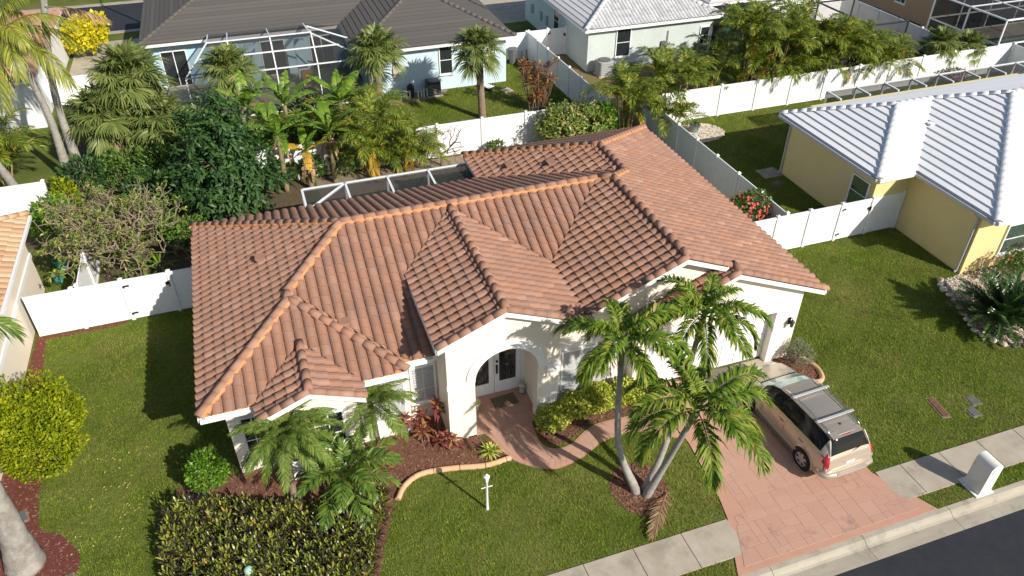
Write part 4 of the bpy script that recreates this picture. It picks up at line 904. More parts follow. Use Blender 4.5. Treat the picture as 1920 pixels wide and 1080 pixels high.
# ---- pink roofed house
pk = thing('pink_roof_house', 'white house with faded pink roof behind the coconut palms', 'house', (-16, 52, 0)); ze = 2.85
kr = roof_root(pk, ze-.2, -21, -11.4, 46.2, 58, M['white'])
for pl, pcs in [(Plane((-11, 45.8, ze), (-1, 0), .35), [[(-11, 45.8), (-11, 58.5), (-16, 53.5), (-16, 50.8)]]), (Plane((-11, 45.8, ze), (0, 1), .35), [[(-11, 45.8), (-16, 50.8), (-21, 45.8)]]), (Plane((-21, 45.8, ze), (1, 0), .35), [[(-21, 45.8), (-16, 50.8), (-16, 53.5), (-21, 58.5)]])]:
    courses(pl, pcs, kr, M['pink'], .5, th=.03); deck(pl, pcs, kr, [M['pink'], M['white']])
bx(pk, -21, -11.3, 46.2, 58, 0, ze-.15, M['vinyl']); window(pk, -11.3, 50, .9, 1, 1.4, math.pi/2, 1, 2)
bx(pk, -11.3, -9.0, 49, 49.12, 0, 1.7, M['vinyl'], 'garden_wall')
# ================================================================ things in the street and yards
# ---- lamp post
t = thing('lamp_post', 'white garden lamp post with crossbar standing on the front lawn', 'lamp post', (4.03, 13.6, 0))
b = MB(); b.lathe([(.05, 0), (.05, .03), (.036, .06), (.034, 1.2), (.05, 1.22), (.05, 1.25)], n=10); b.build('post', M['white'], t, world=False, auto=40)
b = MB(); b.tube([(-.15, 0, .98), (.15, 0, .98)], .013, 6); b.ball((-.155, 0, .98), .02, 6, 4); b.ball((.155, 0, .98), .02, 6, 4); b.build('crossbar', M['white'], t, world=False)
b = MB(); b.lathe([(.04, 1.25), (.065, 1.28), (.08, 1.42)], n=6); b.build('lamp_glass', M['shade_white'], t, world=False)
b = MB(); b.lathe([(.10, 1.42), (.09, 1.45), (.035, 1.51), (.015, 1.54)], n=6); b.build('lamp_cap', M['white'], t, world=False)
# ---- mailbox
t = thing('mailbox', 'white stucco mailbox pillar with rounded top at the kerb', 'mailbox', (18.12, 9.55, 0))
M['mail'] = pmat('white_stucco', (.74, .72, .68), (.78, .76, .73), 4, .8, .3, 80, .005, stain=(.62, .58, .52), sscale=2)
b = MB(); R = .21; P_ = [(-R, 0), (R, 0), (R, 1.08)]+[(R*math.cos(a), 1.08+R*math.sin(a)) for a in np.linspace(0.15, math.pi-.15, 13)]+[(-R, 1.08)]
b.prism_y(P_, -.29, .29); b.build('pillar', M['mail'], t, world=False, auto=35)
b = MB(); b.box(-.33, .33, -.34, .40, -.01, .05); b.build('base_slab', M['mail'], t, world=False)
b = MB(); ov = [(.115*math.cos(a), .135*math.sin(a)+1.0) for a in np.linspace(0, 6.283, 17)[:-1]]; b.prism_y(ov, -.305, -.288); dr = b.build('mail_door', M['shade_white'], t, world=False)
b = MB(); b.box(-.03, .03, -.325, -.305, 1.06, 1.085); b.build('door_pull', M['alu'], dr, world=False)
# ---- car
def build_car(loc, rz):
    paint, nt, N, L, bs = _nodes('champagne_paint'); bs.inputs['Base Color'].default_value = (.52, .445, .355, 1); bs.inputs['Metallic'].default_value = .45; bs.inputs['Roughness'].default_value = .33; bs.inputs['Coat Weight'].default_value = .6; bs.inputs['Coat Roughness'].default_value = .08
    roofp, _, _, _, b2 = _nodes('champagne_roof'); b2.inputs['Base Color'].default_value = (.40, .36, .31, 1); b2.inputs['Metallic'].default_value = .5; b2.inputs['Roughness'].default_value = .4
    chrome = pmat('chrome', (.75, .75, .76), None, 3, .18, metal=1); silver = pmat('silver_alloy', (.62, .58, .53), None, 3, .35, metal=.6)
    rub = pmat('tyre_rubber', (.018, .018, .018), None, 3, .85); red = glassmat('tail_lamp_red', (.38, .012, .015), .12); clear = glassmat('lamp_clear', (.62, .62, .62), .12)
    cg_ = glassmat('car_glass', (.010, .011, .012), .06); cg_.node_tree.nodes['Principled BSDF'].inputs['Specular IOR Level'].default_value = .25; cg_.node_tree.nodes['Principled BSDF'].inputs['Coat Weight'].default_value = 0; ws = glassmat('sunshade_windscreen', (.42, .60, .53), .12)
    t = thing('parked_car', 'champagne gold SUV with roof rails parked on the stamped driveway', 'car', loc, rz)
    # stations along the car, rear bumper to nose: y, half width, z bottom, z waist, z belt, roof z, roof half width
    K = [(0, .80, .42, .62, .66, .70, .74), (.03, .86, .34, .66, .78, .86, .78), (.10, .895, .30, .68, .98, 1.06, .75), (.16, .905, .28, .68, 1.04, 1.16, .715), (.36, .915, .24, .68, 1.07, 1.50, .60), (.48, .918, .22, .68, 1.07, 1.59, .58), (.8, .925, .2, .68, 1.06, 1.635, .585),
         (1.5, .925, .2, .68, 1.04, 1.66, .60), (2.2, .925, .2, .68, 1.02, 1.655, .61), (2.72, .92, .2, .68, 1.0, 1.60, .605), (3.0, .92, .2, .68, .995, 1.50, .61), (3.45, .915, .2, .68, .985, 1.17, .70), (3.62, .91, .2, .68, .97, 1.05, .76), (3.9, .90, .22, .66, .93, 1.00, .74), (4.25, .87, .24, .64, .85, .92, .70), (4.46, .80, .28, .60, .72, .80, .62), (4.55, .70, .36, .54, .58, .62, .52)]
    K = np.array(K); ys = np.unique(np.concatenate([K[:, 0], np.linspace(.16, 4.46, 44), np.linspace(0, .16, 6), np.linspace(4.4, 4.55, 5)]))
    def cr(y):
        i = min(max(np.searchsorted(K[:, 0], y, 'right')-1, 0), len(K)-2); u = (y-K[i, 0])/(K[i+1, 0]-K[i, 0]); return K[i]+(K[i+1]-K[i])*(u*u*(3-2*u)*.35+u*.65)
    def section(y):
        _, w, zb, zw, zl, zr, rw = cr(y); h = zr-zl
        half = [(0, zb), (w*.86, zb), (w*.965, zb+.07), (w*.985, zb+.2), (w, zw), (w*.985, zw+(zl-zw)*.6), (w*.955, zl), (w*.955+(rw-w*.955)*.13, zl+h*.15), (w*.955+(rw-w*.955)*.62, zl+h*.66), (rw, zr-min(.05, h*.2)), (rw*.9, zr-min(.012, h*.06)), (rw*.55, zr+.012), (0, zr+.02)]
        return half
    S = [section(y) for y in ys]; m = len(S[0])
    def vert(i, j, s): return Vector((s*S[i][j][0], ys[i], S[i][j][1]))
    parts = {k: MB() for k in ('body', 'roof', 'rear', 'wind', 'sideL', 'sideR', 'tailL', 'tailR')}
    for i in range(len(ys)-1):
        ym = (ys[i]+ys[i+1])/2
        for s in (-1, 1):
            for j in range(m-1):
                key = 'body'
                if j in (7, 8) and .42 < ym < 3.3: key = 'sideL' if s < 0 else 'sideR'
                if j >= 9 and .47 < ym < 2.78: key = 'roof'
                if j >= 9 and .15 < ym < .45: key = 'rear'
                if j >= 9 and 2.80 < ym < 3.52: key = 'wind'
                zc = (S[i][j][1]+S[i][j+1][1])/2
                if j in (4, 5, 6, 7, 8) and .74 < zc < 1.12 and .045 < ym < .12+(zc-.74)*.75: key = 'tailL' if s < 0 else 'tailR'
                q_ = [vert(i, j, s), vert(i, j+1, s), vert(i+1, j+1, s), vert(i+1, j, s)]
                parts[key].add(q_ if s < 0 else q_[::-1], [(0, 1, 2, 3)])
    for s_, i in ((1, 0), (-1, len(ys)-1)):
        e = [vert(i, j, -1) for j in range(m)]+[vert(i, j, 1) for j in range(m-2, 0, -1)]
        parts['body'].poly(e if i else e[::-1])
    mats = dict(body=paint, roof=roofp, rear=cg_, wind=ws, sideL=cg_, sideR=cg_, tailL=red, tailR=red); nm = dict(body='body', roof='roof_panel', rear='rear_window', wind='windscreen', sideL='side_window', sideR='side_window', tailL='tail_lamp', tailR='tail_lamp')
    O = {}
    for k, mb in parts.items():
        o = mb.build(nm[k], mats[k], t, smooth=True, world=False); O[k] = o
        bm = bmesh.new(); bm.from_mesh(o.data); bmesh.ops.remove_doubles(bm, verts=bm.verts, dist=.0005); bmesh.ops.recalc_face_normals(bm, faces=bm.faces)
        if k == 'body':
            for e in bm.edges:
                if len(e.link_faces) == 2 and e.calc_face_angle(0) > .7: e.smooth = False
        bm.to_mesh(o.data); bm.free()
    def P(name, fn, mat, par=None, **kw):
        b_ = MB(); fn(b_); return b_.build(name, mat, par or t, world=False, **kw)
    def wsec(y, z):                            # half width of the body at height z
        s_ = section(y)
        for (x0, z0), (x1, z1) in zip(s_[1:], s_[2:]):
            if z0 <= z <= z1: return x0+(x1-x0)*(z-z0)/max(1e-6, z1-z0)
        return s_[4][0]
    for s in (-1, 1):
        P('roof_rail', lambda b_: b_.tube([(s*.545, .55, 1.63), (s*.55, .7, 1.70), (s*.56, 1.5, 1.735), (s*.57, 2.3, 1.725), (s*.575, 2.55, 1.65)], .022, 8), chrome, smooth=True)
        P('reversing_lamp', lambda b_: b_.add([(s*(wsec(y, z)+.012), y-.012, z) for y, z in ((.045, .70), (.2, .73), (.24, .83), (.05, .79))]+[(s*(wsec(y, z)-.12), y-.022, z) for y, z in ((.045, .70), (.2, .73), (.24, .83), (.05, .79))], [(0, 1, 2, 3)[::s], (4, 5, 6, 7)[::-s]]+[(i, 4+i, 4+(i+1) % 4, (i+1) % 4)[::s] for i in range(4)]), clear)
        P('bumper_reflector', lambda b_: b_.box(s*.60, s*.76, -.02, .03, .44, .50), red)
        P('side_marker', lambda b_: b_.box(s*.885, s*.912, .26, .42, .50, .525), pmat('dark_red', (.15, .02, .02), None, 3, .4) if s < 0 else red)
        P('mirror', lambda b_: (b_.ball((s*1.02, 3.02, 1.06), .10, 8, 6, .75), b_.tube([(s*.9, 3.05, 1.0), (s*1.0, 3.04, 1.03)], .03, 6)), paint, smooth=True)
        for y in (1.18, 2.12): P('door_handle', lambda b_: b_.tube([(s*.905, y-.11, .90), (s*.935, y-.08, .905), (s*.937, y+.08, .905), (s*.91, y+.11, .90)], .016, 6), paint, smooth=True)
        for y in (.93, 1.93, 2.98):
            P('door_gap', lambda b_: b_.add([(s*(wsec(y, z)+.003), y+d_, z) for z in (.32, .5, .68, .85, .99) for d_ in (-.006, .006)], [(2*i, 2*i+1, 2*i+3, 2*i+2) for i in range(4)]), M['dark'])
        P('side_moulding', lambda b_: b_.box(s*.905, s*.937, .98, 3.25, .42, .50), paint)
        P('sill_moulding', lambda b_: b_.box(s*.86, s*.915, .98, 3.3, .20, .29), M['grey'])
        P('headlamp', lambda b_: b_.ball((s*.66, 4.42, .68), .15, 8, 6, .6), clear, smooth=True)
        for yw in (.92, 3.62):
            P('wheel_arch', lambda b_: b_.tube([(s*(.80), yw, .36), (s*(.931), yw, .36)], .405, 24), M['dark'])
            P('arch_flare', lambda b_: b_.tube([(s*.922, yw+.42*math.cos(a), .36+.42*math.sin(a)) for a in np.linspace(-.15, math.pi+.15, 18)], .028, 6), paint, smooth=True)
            w = thing('wheel', None, None, (0, 0, 0)); w.parent = t; w.location = (s*.83, yw, .345); W0[w.name] = Vector()
            b_ = MB(Matrix.Rotation(s*math.pi/2, 4, 'Y')); b_.lathe([(.19, -.11), (.33, -.11), (.35, -.07), (.352, .06), (.335, .115), (.235, .125), (.22, .09)], n=28); b_.build('tyre', rub, w, world=False, auto=45)
            b_ = MB(Matrix.Rotation(s*math.pi/2, 4, 'Y')); b_.lathe([(.22, .05), (.24, .118), (.225, .12), (.205, .06), (.02, .045)], n=28)
            for k in range(6):
                a = k*math.pi/3; c_, s_ = math.cos(a), math.sin(a); w0_, w1_ = .05, .034
                b_.add([(c_*r-s_*o, s_*r+c_*o, z) for z in (.06, .108) for r, o in ((.04, -w0_), (.215, -w1_), (.215, w1_), (.04, w0_))], [(4, 5, 6, 7), (0, 1, 5, 4), (1, 2, 6, 5), (2, 3, 7, 6), (3, 0, 4, 7)])
            b_.lathe([(.06, .07), (.055, .118), (.01, .12)], n=12); b_.build('rim', silver, w, world=False)
    for y in (1.02, 2.12): P('roof_crossbar', lambda b_: b_.box(-.68, .68, y-.035, y+.035, 1.745, 1.78), pmat('brushed_bar', (.55, .56, .58), None, 3, .4, metal=.3))
    P('rear_bumper', lambda b_: b_.tube([(-.90, .36, .53), (-.89, .12, .53), (-.80, .0, .53), (-.5, -.05, .53), (0, -.06, .53), (.5, -.05, .53), (.80, .0, .53), (.89, .12, .53), (.90, .36, .53)], [.06, .09, .105, .105, .105, .105, .105, .09, .06], 10), paint, smooth=True)
    P('bumper_step', lambda b_: b_.box(-.55, .55, -.165, .0, .60, .625), silver)
    P('licence_plate', lambda b_: b_.box(-.16, .16, .012, .03, .73, .88), pmat('plate_white', (.75, .78, .76), (.3, .55, .5), 30, .5))
    P('plate_recess', lambda b_: b_.box(-.27, .27, .02, .05, .71, .905), paint)
    P('brake_light', lambda b_: b_.box(-.17, .17, .425, .46, 1.575, 1.60), red)
    P('spoiler', lambda b_: b_.add([(-.56, .62, 1.625), (.56, .62, 1.625), (.54, .40, 1.585), (-.54, .40, 1.585), (-.56, .62, 1.60), (.56, .62, 1.60), (.54, .40, 1.555), (-.54, .40, 1.555)], [(0, 1, 2, 3)[::-1], (4, 5, 6, 7), (2, 6, 7, 3)[::-1], (1, 5, 6, 2)[::-1], (0, 3, 7, 4)[::-1]]), roofp)
    P('rear_wiper', lambda b_: b_.tube([(.05, .13, 1.11), (.38, .16, 1.2)], .012, 5), M['dark'])
    P('antenna', lambda b_: (b_.lathe([(.035, 0), (.03, .03), (.008, .05)], (0, .78, 1.65), 8), b_.tube([(0, .78, 1.69), (0, .74, 1.73)], .008, 5)), M['dark'])
    P('window_surround', lambda b_: [b_.tube([(s*.73, .13, 1.1), (s*.685, .26, 1.33), (s*.62, .42, 1.545)], .016, 6) for s in (-1, 1)], silver)
    P('wiper_cowl', lambda b_: b_.box(-.68, .68, 3.44, 3.56, 1.10, 1.13), M['dark'])
    return t
build_car((14.52, 11.06, .038), math.radians(2.6))
# ---- utility boxes set in the lawn
def lid(x, y, w, h, rz, label, n=1, m='grey'):
    t = thing('utility_box', label, 'utility cover', (x, y, 0), rz); b = MB(); b.box(-w/2-.05, w/2+.05, -h/2-.05, h/2+.05, -.02, .025); b.build('collar', M['soil'], t, world=False)
    for i in range(n):
        b = MB(); d = h/n; b.box(-w/2, w/2, -h/2+d*i+.01, -h/2+d*(i+1)-.01, .02, .05); b.build('lid', M[m], t, world=False)
lid(19.5, 12.55, .22, .85, math.radians(-8), 'long brown valve box sunk in the lawn by the driveway', 2, 'mulch'); lid(20.86, 12.42, .3, .36, 0, 'square grey meter cover in the lawn, farther of two', 1); lid(20.45, 12.0, .28, .34, 0, 'square grey meter cover in the lawn, nearer of two', 1)
lid(14.63, 42.82, .6, .6, .3, 'pale round stone cover on the lawn behind the blue house', 1, 'pebble'); lid(23.5, 27.4, .4, .3, .4, 'small grey drain cover on the shaded lawn beside the yellow house')
lid(-8.7, 17.7, .22, .4, .3, 'buried grey box in the mulch behind the royal palm trunk', 1, 'grey'); lid(-7.2, 15.1, .16, .2, .2, 'small dark spotlight box in the mulch by the royal palm', 1)
# ---- front porch
t = thing('doormat', 'patterned brown doormat before the front doors', 'mat', (5.9, 17.55, .058), math.radians(4)); b = MB(); b.box(-.42, .42, -.26, .26, 0, .02); b.build('mat', vmat('coir', [(0, (.10, .075, .05)), (1, (.16, .12, .085))], .95, .1, 25, .8, (.3, .26, .2)), t, world=False)
def pot(loc, r, h, m, label, cat='flower pot'):
    t = thing('flower_pot', label, cat, loc); b = MB(); b.lathe([(r*.7, 0), (r, h*.9), (r*1.08, h*.9), (r*1.08, h), (r*.9, h), (r*.85, h*.85)], n=16); b.build('pot', m, t, world=False, auto=40)
    b = MB(); b.lathe([(r*.86, h*.84), (.001, h*.86)], n=16); b.build('soil', M['mulch'], t, world=False); return t
pot((4.86, 17.5, .05), .16, .34, pmat('cream_glaze', (.58, .50, .36), None, 3, .5), 'cream flower pot inside the entry arch')
teal = pmat('turquoise_glaze', (.05, .33, .36), (.07, .38, .40), 4, .25)
pot((-8.95, 30.9, .01), .27, .5, teal, 'tall turquoise pot in the peach house side yard'); pot((-9.0, 29.95, .01), .2, .36, teal, 'smaller turquoise pot nearest the white fence')
pot((22.55, 33.9, .02), .3, .45, pmat('grey_pot', (.22, .28, .28), None, 3, .5), 'grey pot on the pale pebble ring by the rear fence')
t = thing('porch_figurine', 'small striped lantern figurine beside the front door', 'ornament', (6.6, 17.75, .05)); b = MB(); b.lathe([(.09, 0), (.11, .04), (.06, .12), (.12, .26), (.12, .34), (.05, .42)], n=10); b.build('body', M['pebble'], t, world=False, smooth=True); b = MB(); b.lathe([(.122, .28), (.122, .31)], n=10); b.lathe([(.115, .03), (.112, .05)], n=10); b.build('stripe', M['mulchred'], t, world=False)
t = thing('green_pedestal', 'pale green utility pedestal rising from the croton bed', 'pedestal', (-2.6, 13.4, 0)); b = MB(); b.lathe([(.10, 0), (.10, .52), (.12, .52), (.12, .58), (.09, .64), (.03, .67)], n=16); b.build('pedestal_body', pmat('pale_green', (.33, .50, .42), None, 3, .5), t, world=False, auto=40)
# ---- machines by the rear houses
def ac_unit(loc, s, m, label):
    t = thing('air_conditioner', label, 'air conditioner', loc); b = MB(); h = .85*s; r = .4*s
    b.prism([(r*a, r*c) for a, c in ((-1, -.85), (-.85, -1), (.85, -1), (1, -.85), (1, .85), (.85, 1), (-.85, 1), (-1, .85))], .08, h); b.build('casing', m, t, world=False)
    for k in range(7):
        b = MB(); z = .16+(h-.3)*k/6; b.box(-r*1.015, r*1.015, -r*1.015, r*1.015, z, z+.02); b.build('louvre', M['grey'] if m is not M['dark'] else M['acgrey'], t, world=False)
    b = MB(); b.lathe([(r*.88, h), (r*.88, h+.05), (r*.8, h+.06), (r*.2, h+.07)], n=20); b.build('fan_guard', M['grey'], t, world=False); b = MB(); b.box(-r*1.15, r*1.15, -r*1.15, r*1.15, 0, .08); b.build('pad', M['concrete'], t, world=False)
ac_unit((10.25, 43.75, 0), 1.0, M['dark'], 'black air conditioner against the blue wall'); ac_unit((21.35, 43.25, 0), 1.15, M['acgrey'], 'grey air conditioner at the corner of the pale grey house')
t = thing('pool_pump', 'black pool filter with white pipes beside the blue wall', 'pool pump', (8.75, 43.6, 0)); b = MB(); b.lathe([(.2, .0), (.22, .1), (.22, .65), (.15, .8), (.06, .86)], (.1, .1, 0), 12); b.build('filter_tank', M['dark'], t, world=False, smooth=True)
for k in range(4):
    b = MB(); x = -.55+.35*k+(.35 if k > 1 else 0); b.tube([(x, -.1, 0), (x, -.1, .4+.1*(k % 2)), (x+.2, -.1, .4+.1*(k % 2)), (x+.2, -.1, .05)], .035, 6); b.build('pipe', M['white'], t, world=False)
t = thing('rubbish_bin', 'grey wheeled rubbish bin in the fence corner by the blue house', 'bin', (16.5, 47.0, 0)); b = MB(); b.lathe([(.26, .05), (.33, .95), (.36, .96), (.36, 1.02), (.2, 1.08)], n=10); b.build('bin_body', M['grey'], t, world=False); b = MB(); b.tube([(-.3, .2, .12), (.3, .2, .12)], .12, 10); b.build('bin_wheels', M['dark'], t, world=False)
t = thing('folded_cart', 'black folded cart next to the grey bin', 'cart', (17.1, 46.3, 0), .4); b = MB(); b.box(-.25, .25, -.05, .08, .1, .5); b.build('cart_tray', M['dark'], t, world=False); b = MB(); b.tube([(-.22, 0, .1), (-.22, .1, 1.0), (.22, .1, 1.0), (.22, 0, .1)], .03, 6); b.build('cart_handle', M['dark'], t, world=False)
for s in (-1, 1): b = MB(); b.tube([(s*.28, 0, .12), (s*.34, 0, .12)], .12, 10); b.build('cart_wheel', M['grey'], t, world=False)
t = thing('garden_lounger', 'dark folded lounger with white slats by the blue wall', 'lounger', (13.55, 43.6, 0), .5); b = MB(); b.box(-.3, .3, -.55, .55, .12, .17); b.build('frame', M['dark'], t, world=False)
for k in range(6): b = MB(); y = -.46+.18*k; b.box(-.27, .27, y, y+.09, .17, .195); b.build('slat', M['white'], t, world=False)
t = thing('pool_cover_roll', 'white and grey striped bundle against the pale grey house', 'bundle', (24.0, 43.6, 0)); 
for k in range(5): b = MB(); b.tube([(-.7, 0, .1+.09*k), (.7, .05*(k % 2), .1+.09*k)], .07, 8); b.build('roll', M['white'] if k % 2 else M['acgrey'], t, world=False)
tq = pmat('turquoise_paint', (.03, .42, .48), None, 3, .5)
for i, (x, y, rz, lb) in enumerate(((32.2, 45.4, .6, 'turquoise garden chair in the dark cage, farther one'), (31.7, 43.9, -.4, 'turquoise garden chair in the dark cage, nearer one'))):
    t = thing('garden_chair', lb, 'chair', (x, y, .05), rz, 'turquoise chairs in the dark cage')
    b = MB(); b.box(-.28, .28, -.28, .25, .32, .37); b.build('seat', tq, t, world=False); b = MB(); b.add([(-.27, .25, .33), (.27, .25, .33), (.23, .52, 1.05), (-.23, .52, 1.05), (-.27, .29, .33), (.27, .29, .33), (.23, .56, 1.05), (-.23, .56, 1.05)], [(0, 1, 2, 3), (7, 6, 5, 4), (0, 3, 7, 4), (1, 5, 6, 2), (3, 2, 6, 7), (0, 4, 5, 1)]); b.build('backrest', tq, t, world=False)
    for sx_ in (-.26, .26):
        for sy_ in (-.25, .25): b = MB(); b.box(sx_-.03, sx_+.03, sy_-.03, sy_+.03, 0, .34); b.build('leg', tq, t, world=False)
        b = MB(); b.box(sx_-.06, sx_+.06, -.32, .3, .55, .58); b.box(sx_-.03, sx_+.03, -.28, -.22, .37, .55); b.build('armrest', tq, t, world=False)
t = thing('patio_stool', 'orange cushioned stool in the dark cage by the turquoise chairs', 'stool', (30.6, 44.6, .05)); b = MB(); b.box(-.25, .25, -.25, .25, .35, .5); b.build('cushion', pmat('orange_cloth', (.75, .30, .02), None, 3, .8), t, world=False)
for a, c in ((-.2, -.2), (.2, -.2), (.2, .2), (-.2, .2)): b = MB(); b.box(a-.025, a+.025, c-.025, c+.025, 0, .35); b.build('leg', M['dark'], t, world=False)
t = thing('wicker_chair', 'orange brown wicker chair inside the blue house lanai', 'chair', (3.3, 47.2, .06)); b = MB(); wk = pmat('wicker', (.30, .13, .05), (.38, .2, .1), 20, .8); b.box(-.35, .35, -.35, .35, .1, .42); b.build('seat', wk, t, world=False); b = MB(); b.box(-.35, .35, .28, .4, .42, .95); b.build('backrest', wk, t, world=False)
for s in (-1, 1): b = MB(); b.box(s*.3-.06, s*.3+.06, -.35, .28, .42, .62); b.build('armrest', wk, t, world=False)
t = thing('street_lamp', 'grey street lamp pole beside the rear road', 'street lamp', (-5.4, 61.0, 0)); b = MB(); b.tube([(0, 0, 0), (0, 0, 6.5)], [.11, .07], 8); b.build('pole', M['acgrey'], t, world=False); b = MB(); b.tube([(0, 0, 6.4), (0, 1.6, 6.8)], .05, 6); b.box(-.12, .12, 1.4, 2.1, 6.72, 6.85); b.build('lamp_arm', M['acgrey'], t, world=False)
# ================================================================ plants: machinery
ZUP = np.array([0, 0, 1.0])
def nrm(a): return a/np.maximum(1e-9, np.linalg.norm(a, axis=-1, keepdims=True))
def leaves(C, D, N, L, W, drop):
    """bent lance leaves: 6 points, 4 triangles each"""
    C, D, N = np.asarray(C, float), nrm(np.asarray(D, float)), np.asarray(N, float); n = len(C)
    L = np.broadcast_to(np.asarray(L, float), (n,))[:, None]; W = np.broadcast_to(np.asarray(W, float), (n,))[:, None]; drop = np.broadcast_to(np.asarray(drop, float), (n,))[:, None]
    S = nrm(np.cross(D, N)); p1 = C+D*L*.35-ZUP*drop*L*.08; p2 = C+D*L*.70-ZUP*drop*L*.42; t = C+D*L*.98-ZUP*drop*L
    V = np.stack([C, p1-S*W*.5, p1+S*W*.5, p2-S*W*.4, p2+S*W*.4, t], 1).reshape(-1, 3)
    F = (np.arange(n)[:, None, None]*6+np.array([(0, 2, 1), (1, 2, 4), (1, 4, 3), (3, 4, 5)])[None]).reshape(-1, 3)
    return V, F
def rhombs(C, D, N, L, W):
    C, D, N = np.asarray(C, float), nrm(np.asarray(D, float)), np.asarray(N, float); n = len(C); L = np.broadcast_to(L, (n,))[:, None]; W = np.broadcast_to(W, (n,))[:, None]
    S = nrm(np.cross(D, N)); U = np.cross(S, D)
    V = np.stack([C, C+D*L*.5-S*W*.5+U*W*.12, C+D*L, C+D*L*.5+S*W*.5+U*W*.12], 1).reshape(-1, 3)
    F = (np.arange(n)[:, None, None]*4+np.array([(0, 1, 2), (0, 2, 3)])[None]).reshape(-1, 3); return V, F
def join(*vf):
    Vs, Fs, o = [], [], 0
    for V, F in vf: Vs.append(V); Fs.append(F+o); o += len(V)
    return np.concatenate(Vs), np.concatenate(Fs)
def stalk(P, r0, r1):
    """three sided tapering stem through points P"""
    P = np.asarray(P, float); n = len(P); T = nrm(np.gradient(P, axis=0)); A = nrm(np.cross(T, np.array([.13, .97, .2]))); B = np.cross(T, A); r = np.linspace(r0, r1, n)[:, None]
    V = np.concatenate([P+(A*math.cos(a)+B*math.sin(a))*r for a in (0, 2.094, 4.189)]).reshape(3, n, 3).transpose(1, 0, 2).reshape(-1, 3)
    F = []
    for i in range(n-1):
        for k in range(3):
            a, b, c, d = 3*i+k, 3*i+(k+1) % 3, 3*i+3+(k+1) % 3, 3*i+3+k; F += [(a, b, c), (a, c, d)]
    return V, np.array(F)
def smesh(name, V, F, mats, mi=None):
    o = soup(name, V, F, mats, mi=mi); me = o.data; bpy.data.objects.remove(o); return me
def frond_mesh(name, L, e0, e1, n, leaf, lw, mat, seed, droop=.5, vee=.35, start=.15, ang=(68, 28), curve=1.3, stem=.022, ragged=.12):
    """feather leaf along +x, already bent under gravity: elevation runs from e0 to e1 degrees"""
    R = np.random.default_rng(seed); K = 14; t = np.linspace(0, 1, K+1); e = np.radians(e0+(e1-e0)*t**curve); ds = L/K
    x = np.concatenate([[0], np.cumsum(np.cos(e[:-1])*ds)]); z = np.concatenate([[0], np.cumsum(np.sin(e[:-1])*ds)]); y = .06*L*R.uniform(-1, 1)*t**2
    P = np.stack([x, y, z], 1); tt = np.linspace(start, 1, n); px = np.stack([np.interp(tt, t, P[:, k]) for k in range(3)], 1); ee = np.interp(tt, t, e)
    T = np.stack([np.cos(ee), np.zeros(n), np.sin(ee)], 1); U = np.stack([-np.sin(ee), np.zeros(n), np.cos(ee)], 1); out = [stalk(P, stem, stem*.25)]
    prof = np.clip(np.sin(np.pi*(.14+.80*tt))**.7, .1, 1)
    for s in (-1, 1):
        a = np.radians(ang[0]+(ang[1]-ang[0])*tt+R.normal(0, 5, n)); v = vee*R.uniform(.4, 1.4, n)
        Dr = T*np.cos(a)[:, None]+np.array([0, s, 0])*np.sin(a)[:, None]+U*v[:, None]
        ln = leaf*prof*(1+R.normal(0, ragged, n)); out.append(leaves(px, Dr, U+R.normal(0, .35, (n, 3)), ln, lw*(.7+.5*prof), droop*R.uniform(.6, 1.4, n)))
    V, F = join(*out); return smesh(name, V, F, mat)
def fan_mesh(name, R0, pet, e, mat, seed, seg=34, droop=.42):
    """costapalmate fan: petiole along +x rising at e degrees, then a folded disc of split segments"""
    R = np.random.default_rng(seed); er = math.radians(e); tip = np.array([pet*math.cos(er), 0, pet*math.sin(er)-.08*pet]); P = np.stack([np.linspace(0, 1, 5)[:, None]*tip[None]][0:1])[0]; P[:, 2] += .10*pet*np.sin(np.linspace(0, math.pi, 5))
    th = np.linspace(-2.35, 2.35, seg)+R.normal(0, .03, seg); a = er-.5
    T = np.array([math.cos(a), 0, math.sin(a)]); U = np.array([-math.sin(a), 0, math.cos(a)]); Y = np.array([0, 1., 0])
    D = T[None]*np.cos(th)[:, None]+Y[None]*np.sin(th)[:, None]+U[None]*(.28+.15*np.abs(np.sin(th)))[:, None]
    ln = R0*(.72+.28*np.cos(th*.55))*(1+R.normal(0, .06, seg)); C = np.repeat(tip[None], seg, 0)+T[None]*.12*np.cos(th)[:, None]
    lv = leaves(C, D, np.repeat(U[None], seg, 0)+R.normal(0, .25, (seg, 3)), ln, R0*.095, droop*R.uniform(.5, 1.4, seg))
    V, F = join(stalk(P, .022, .014), lv); return smesh(name, V, F, mat)
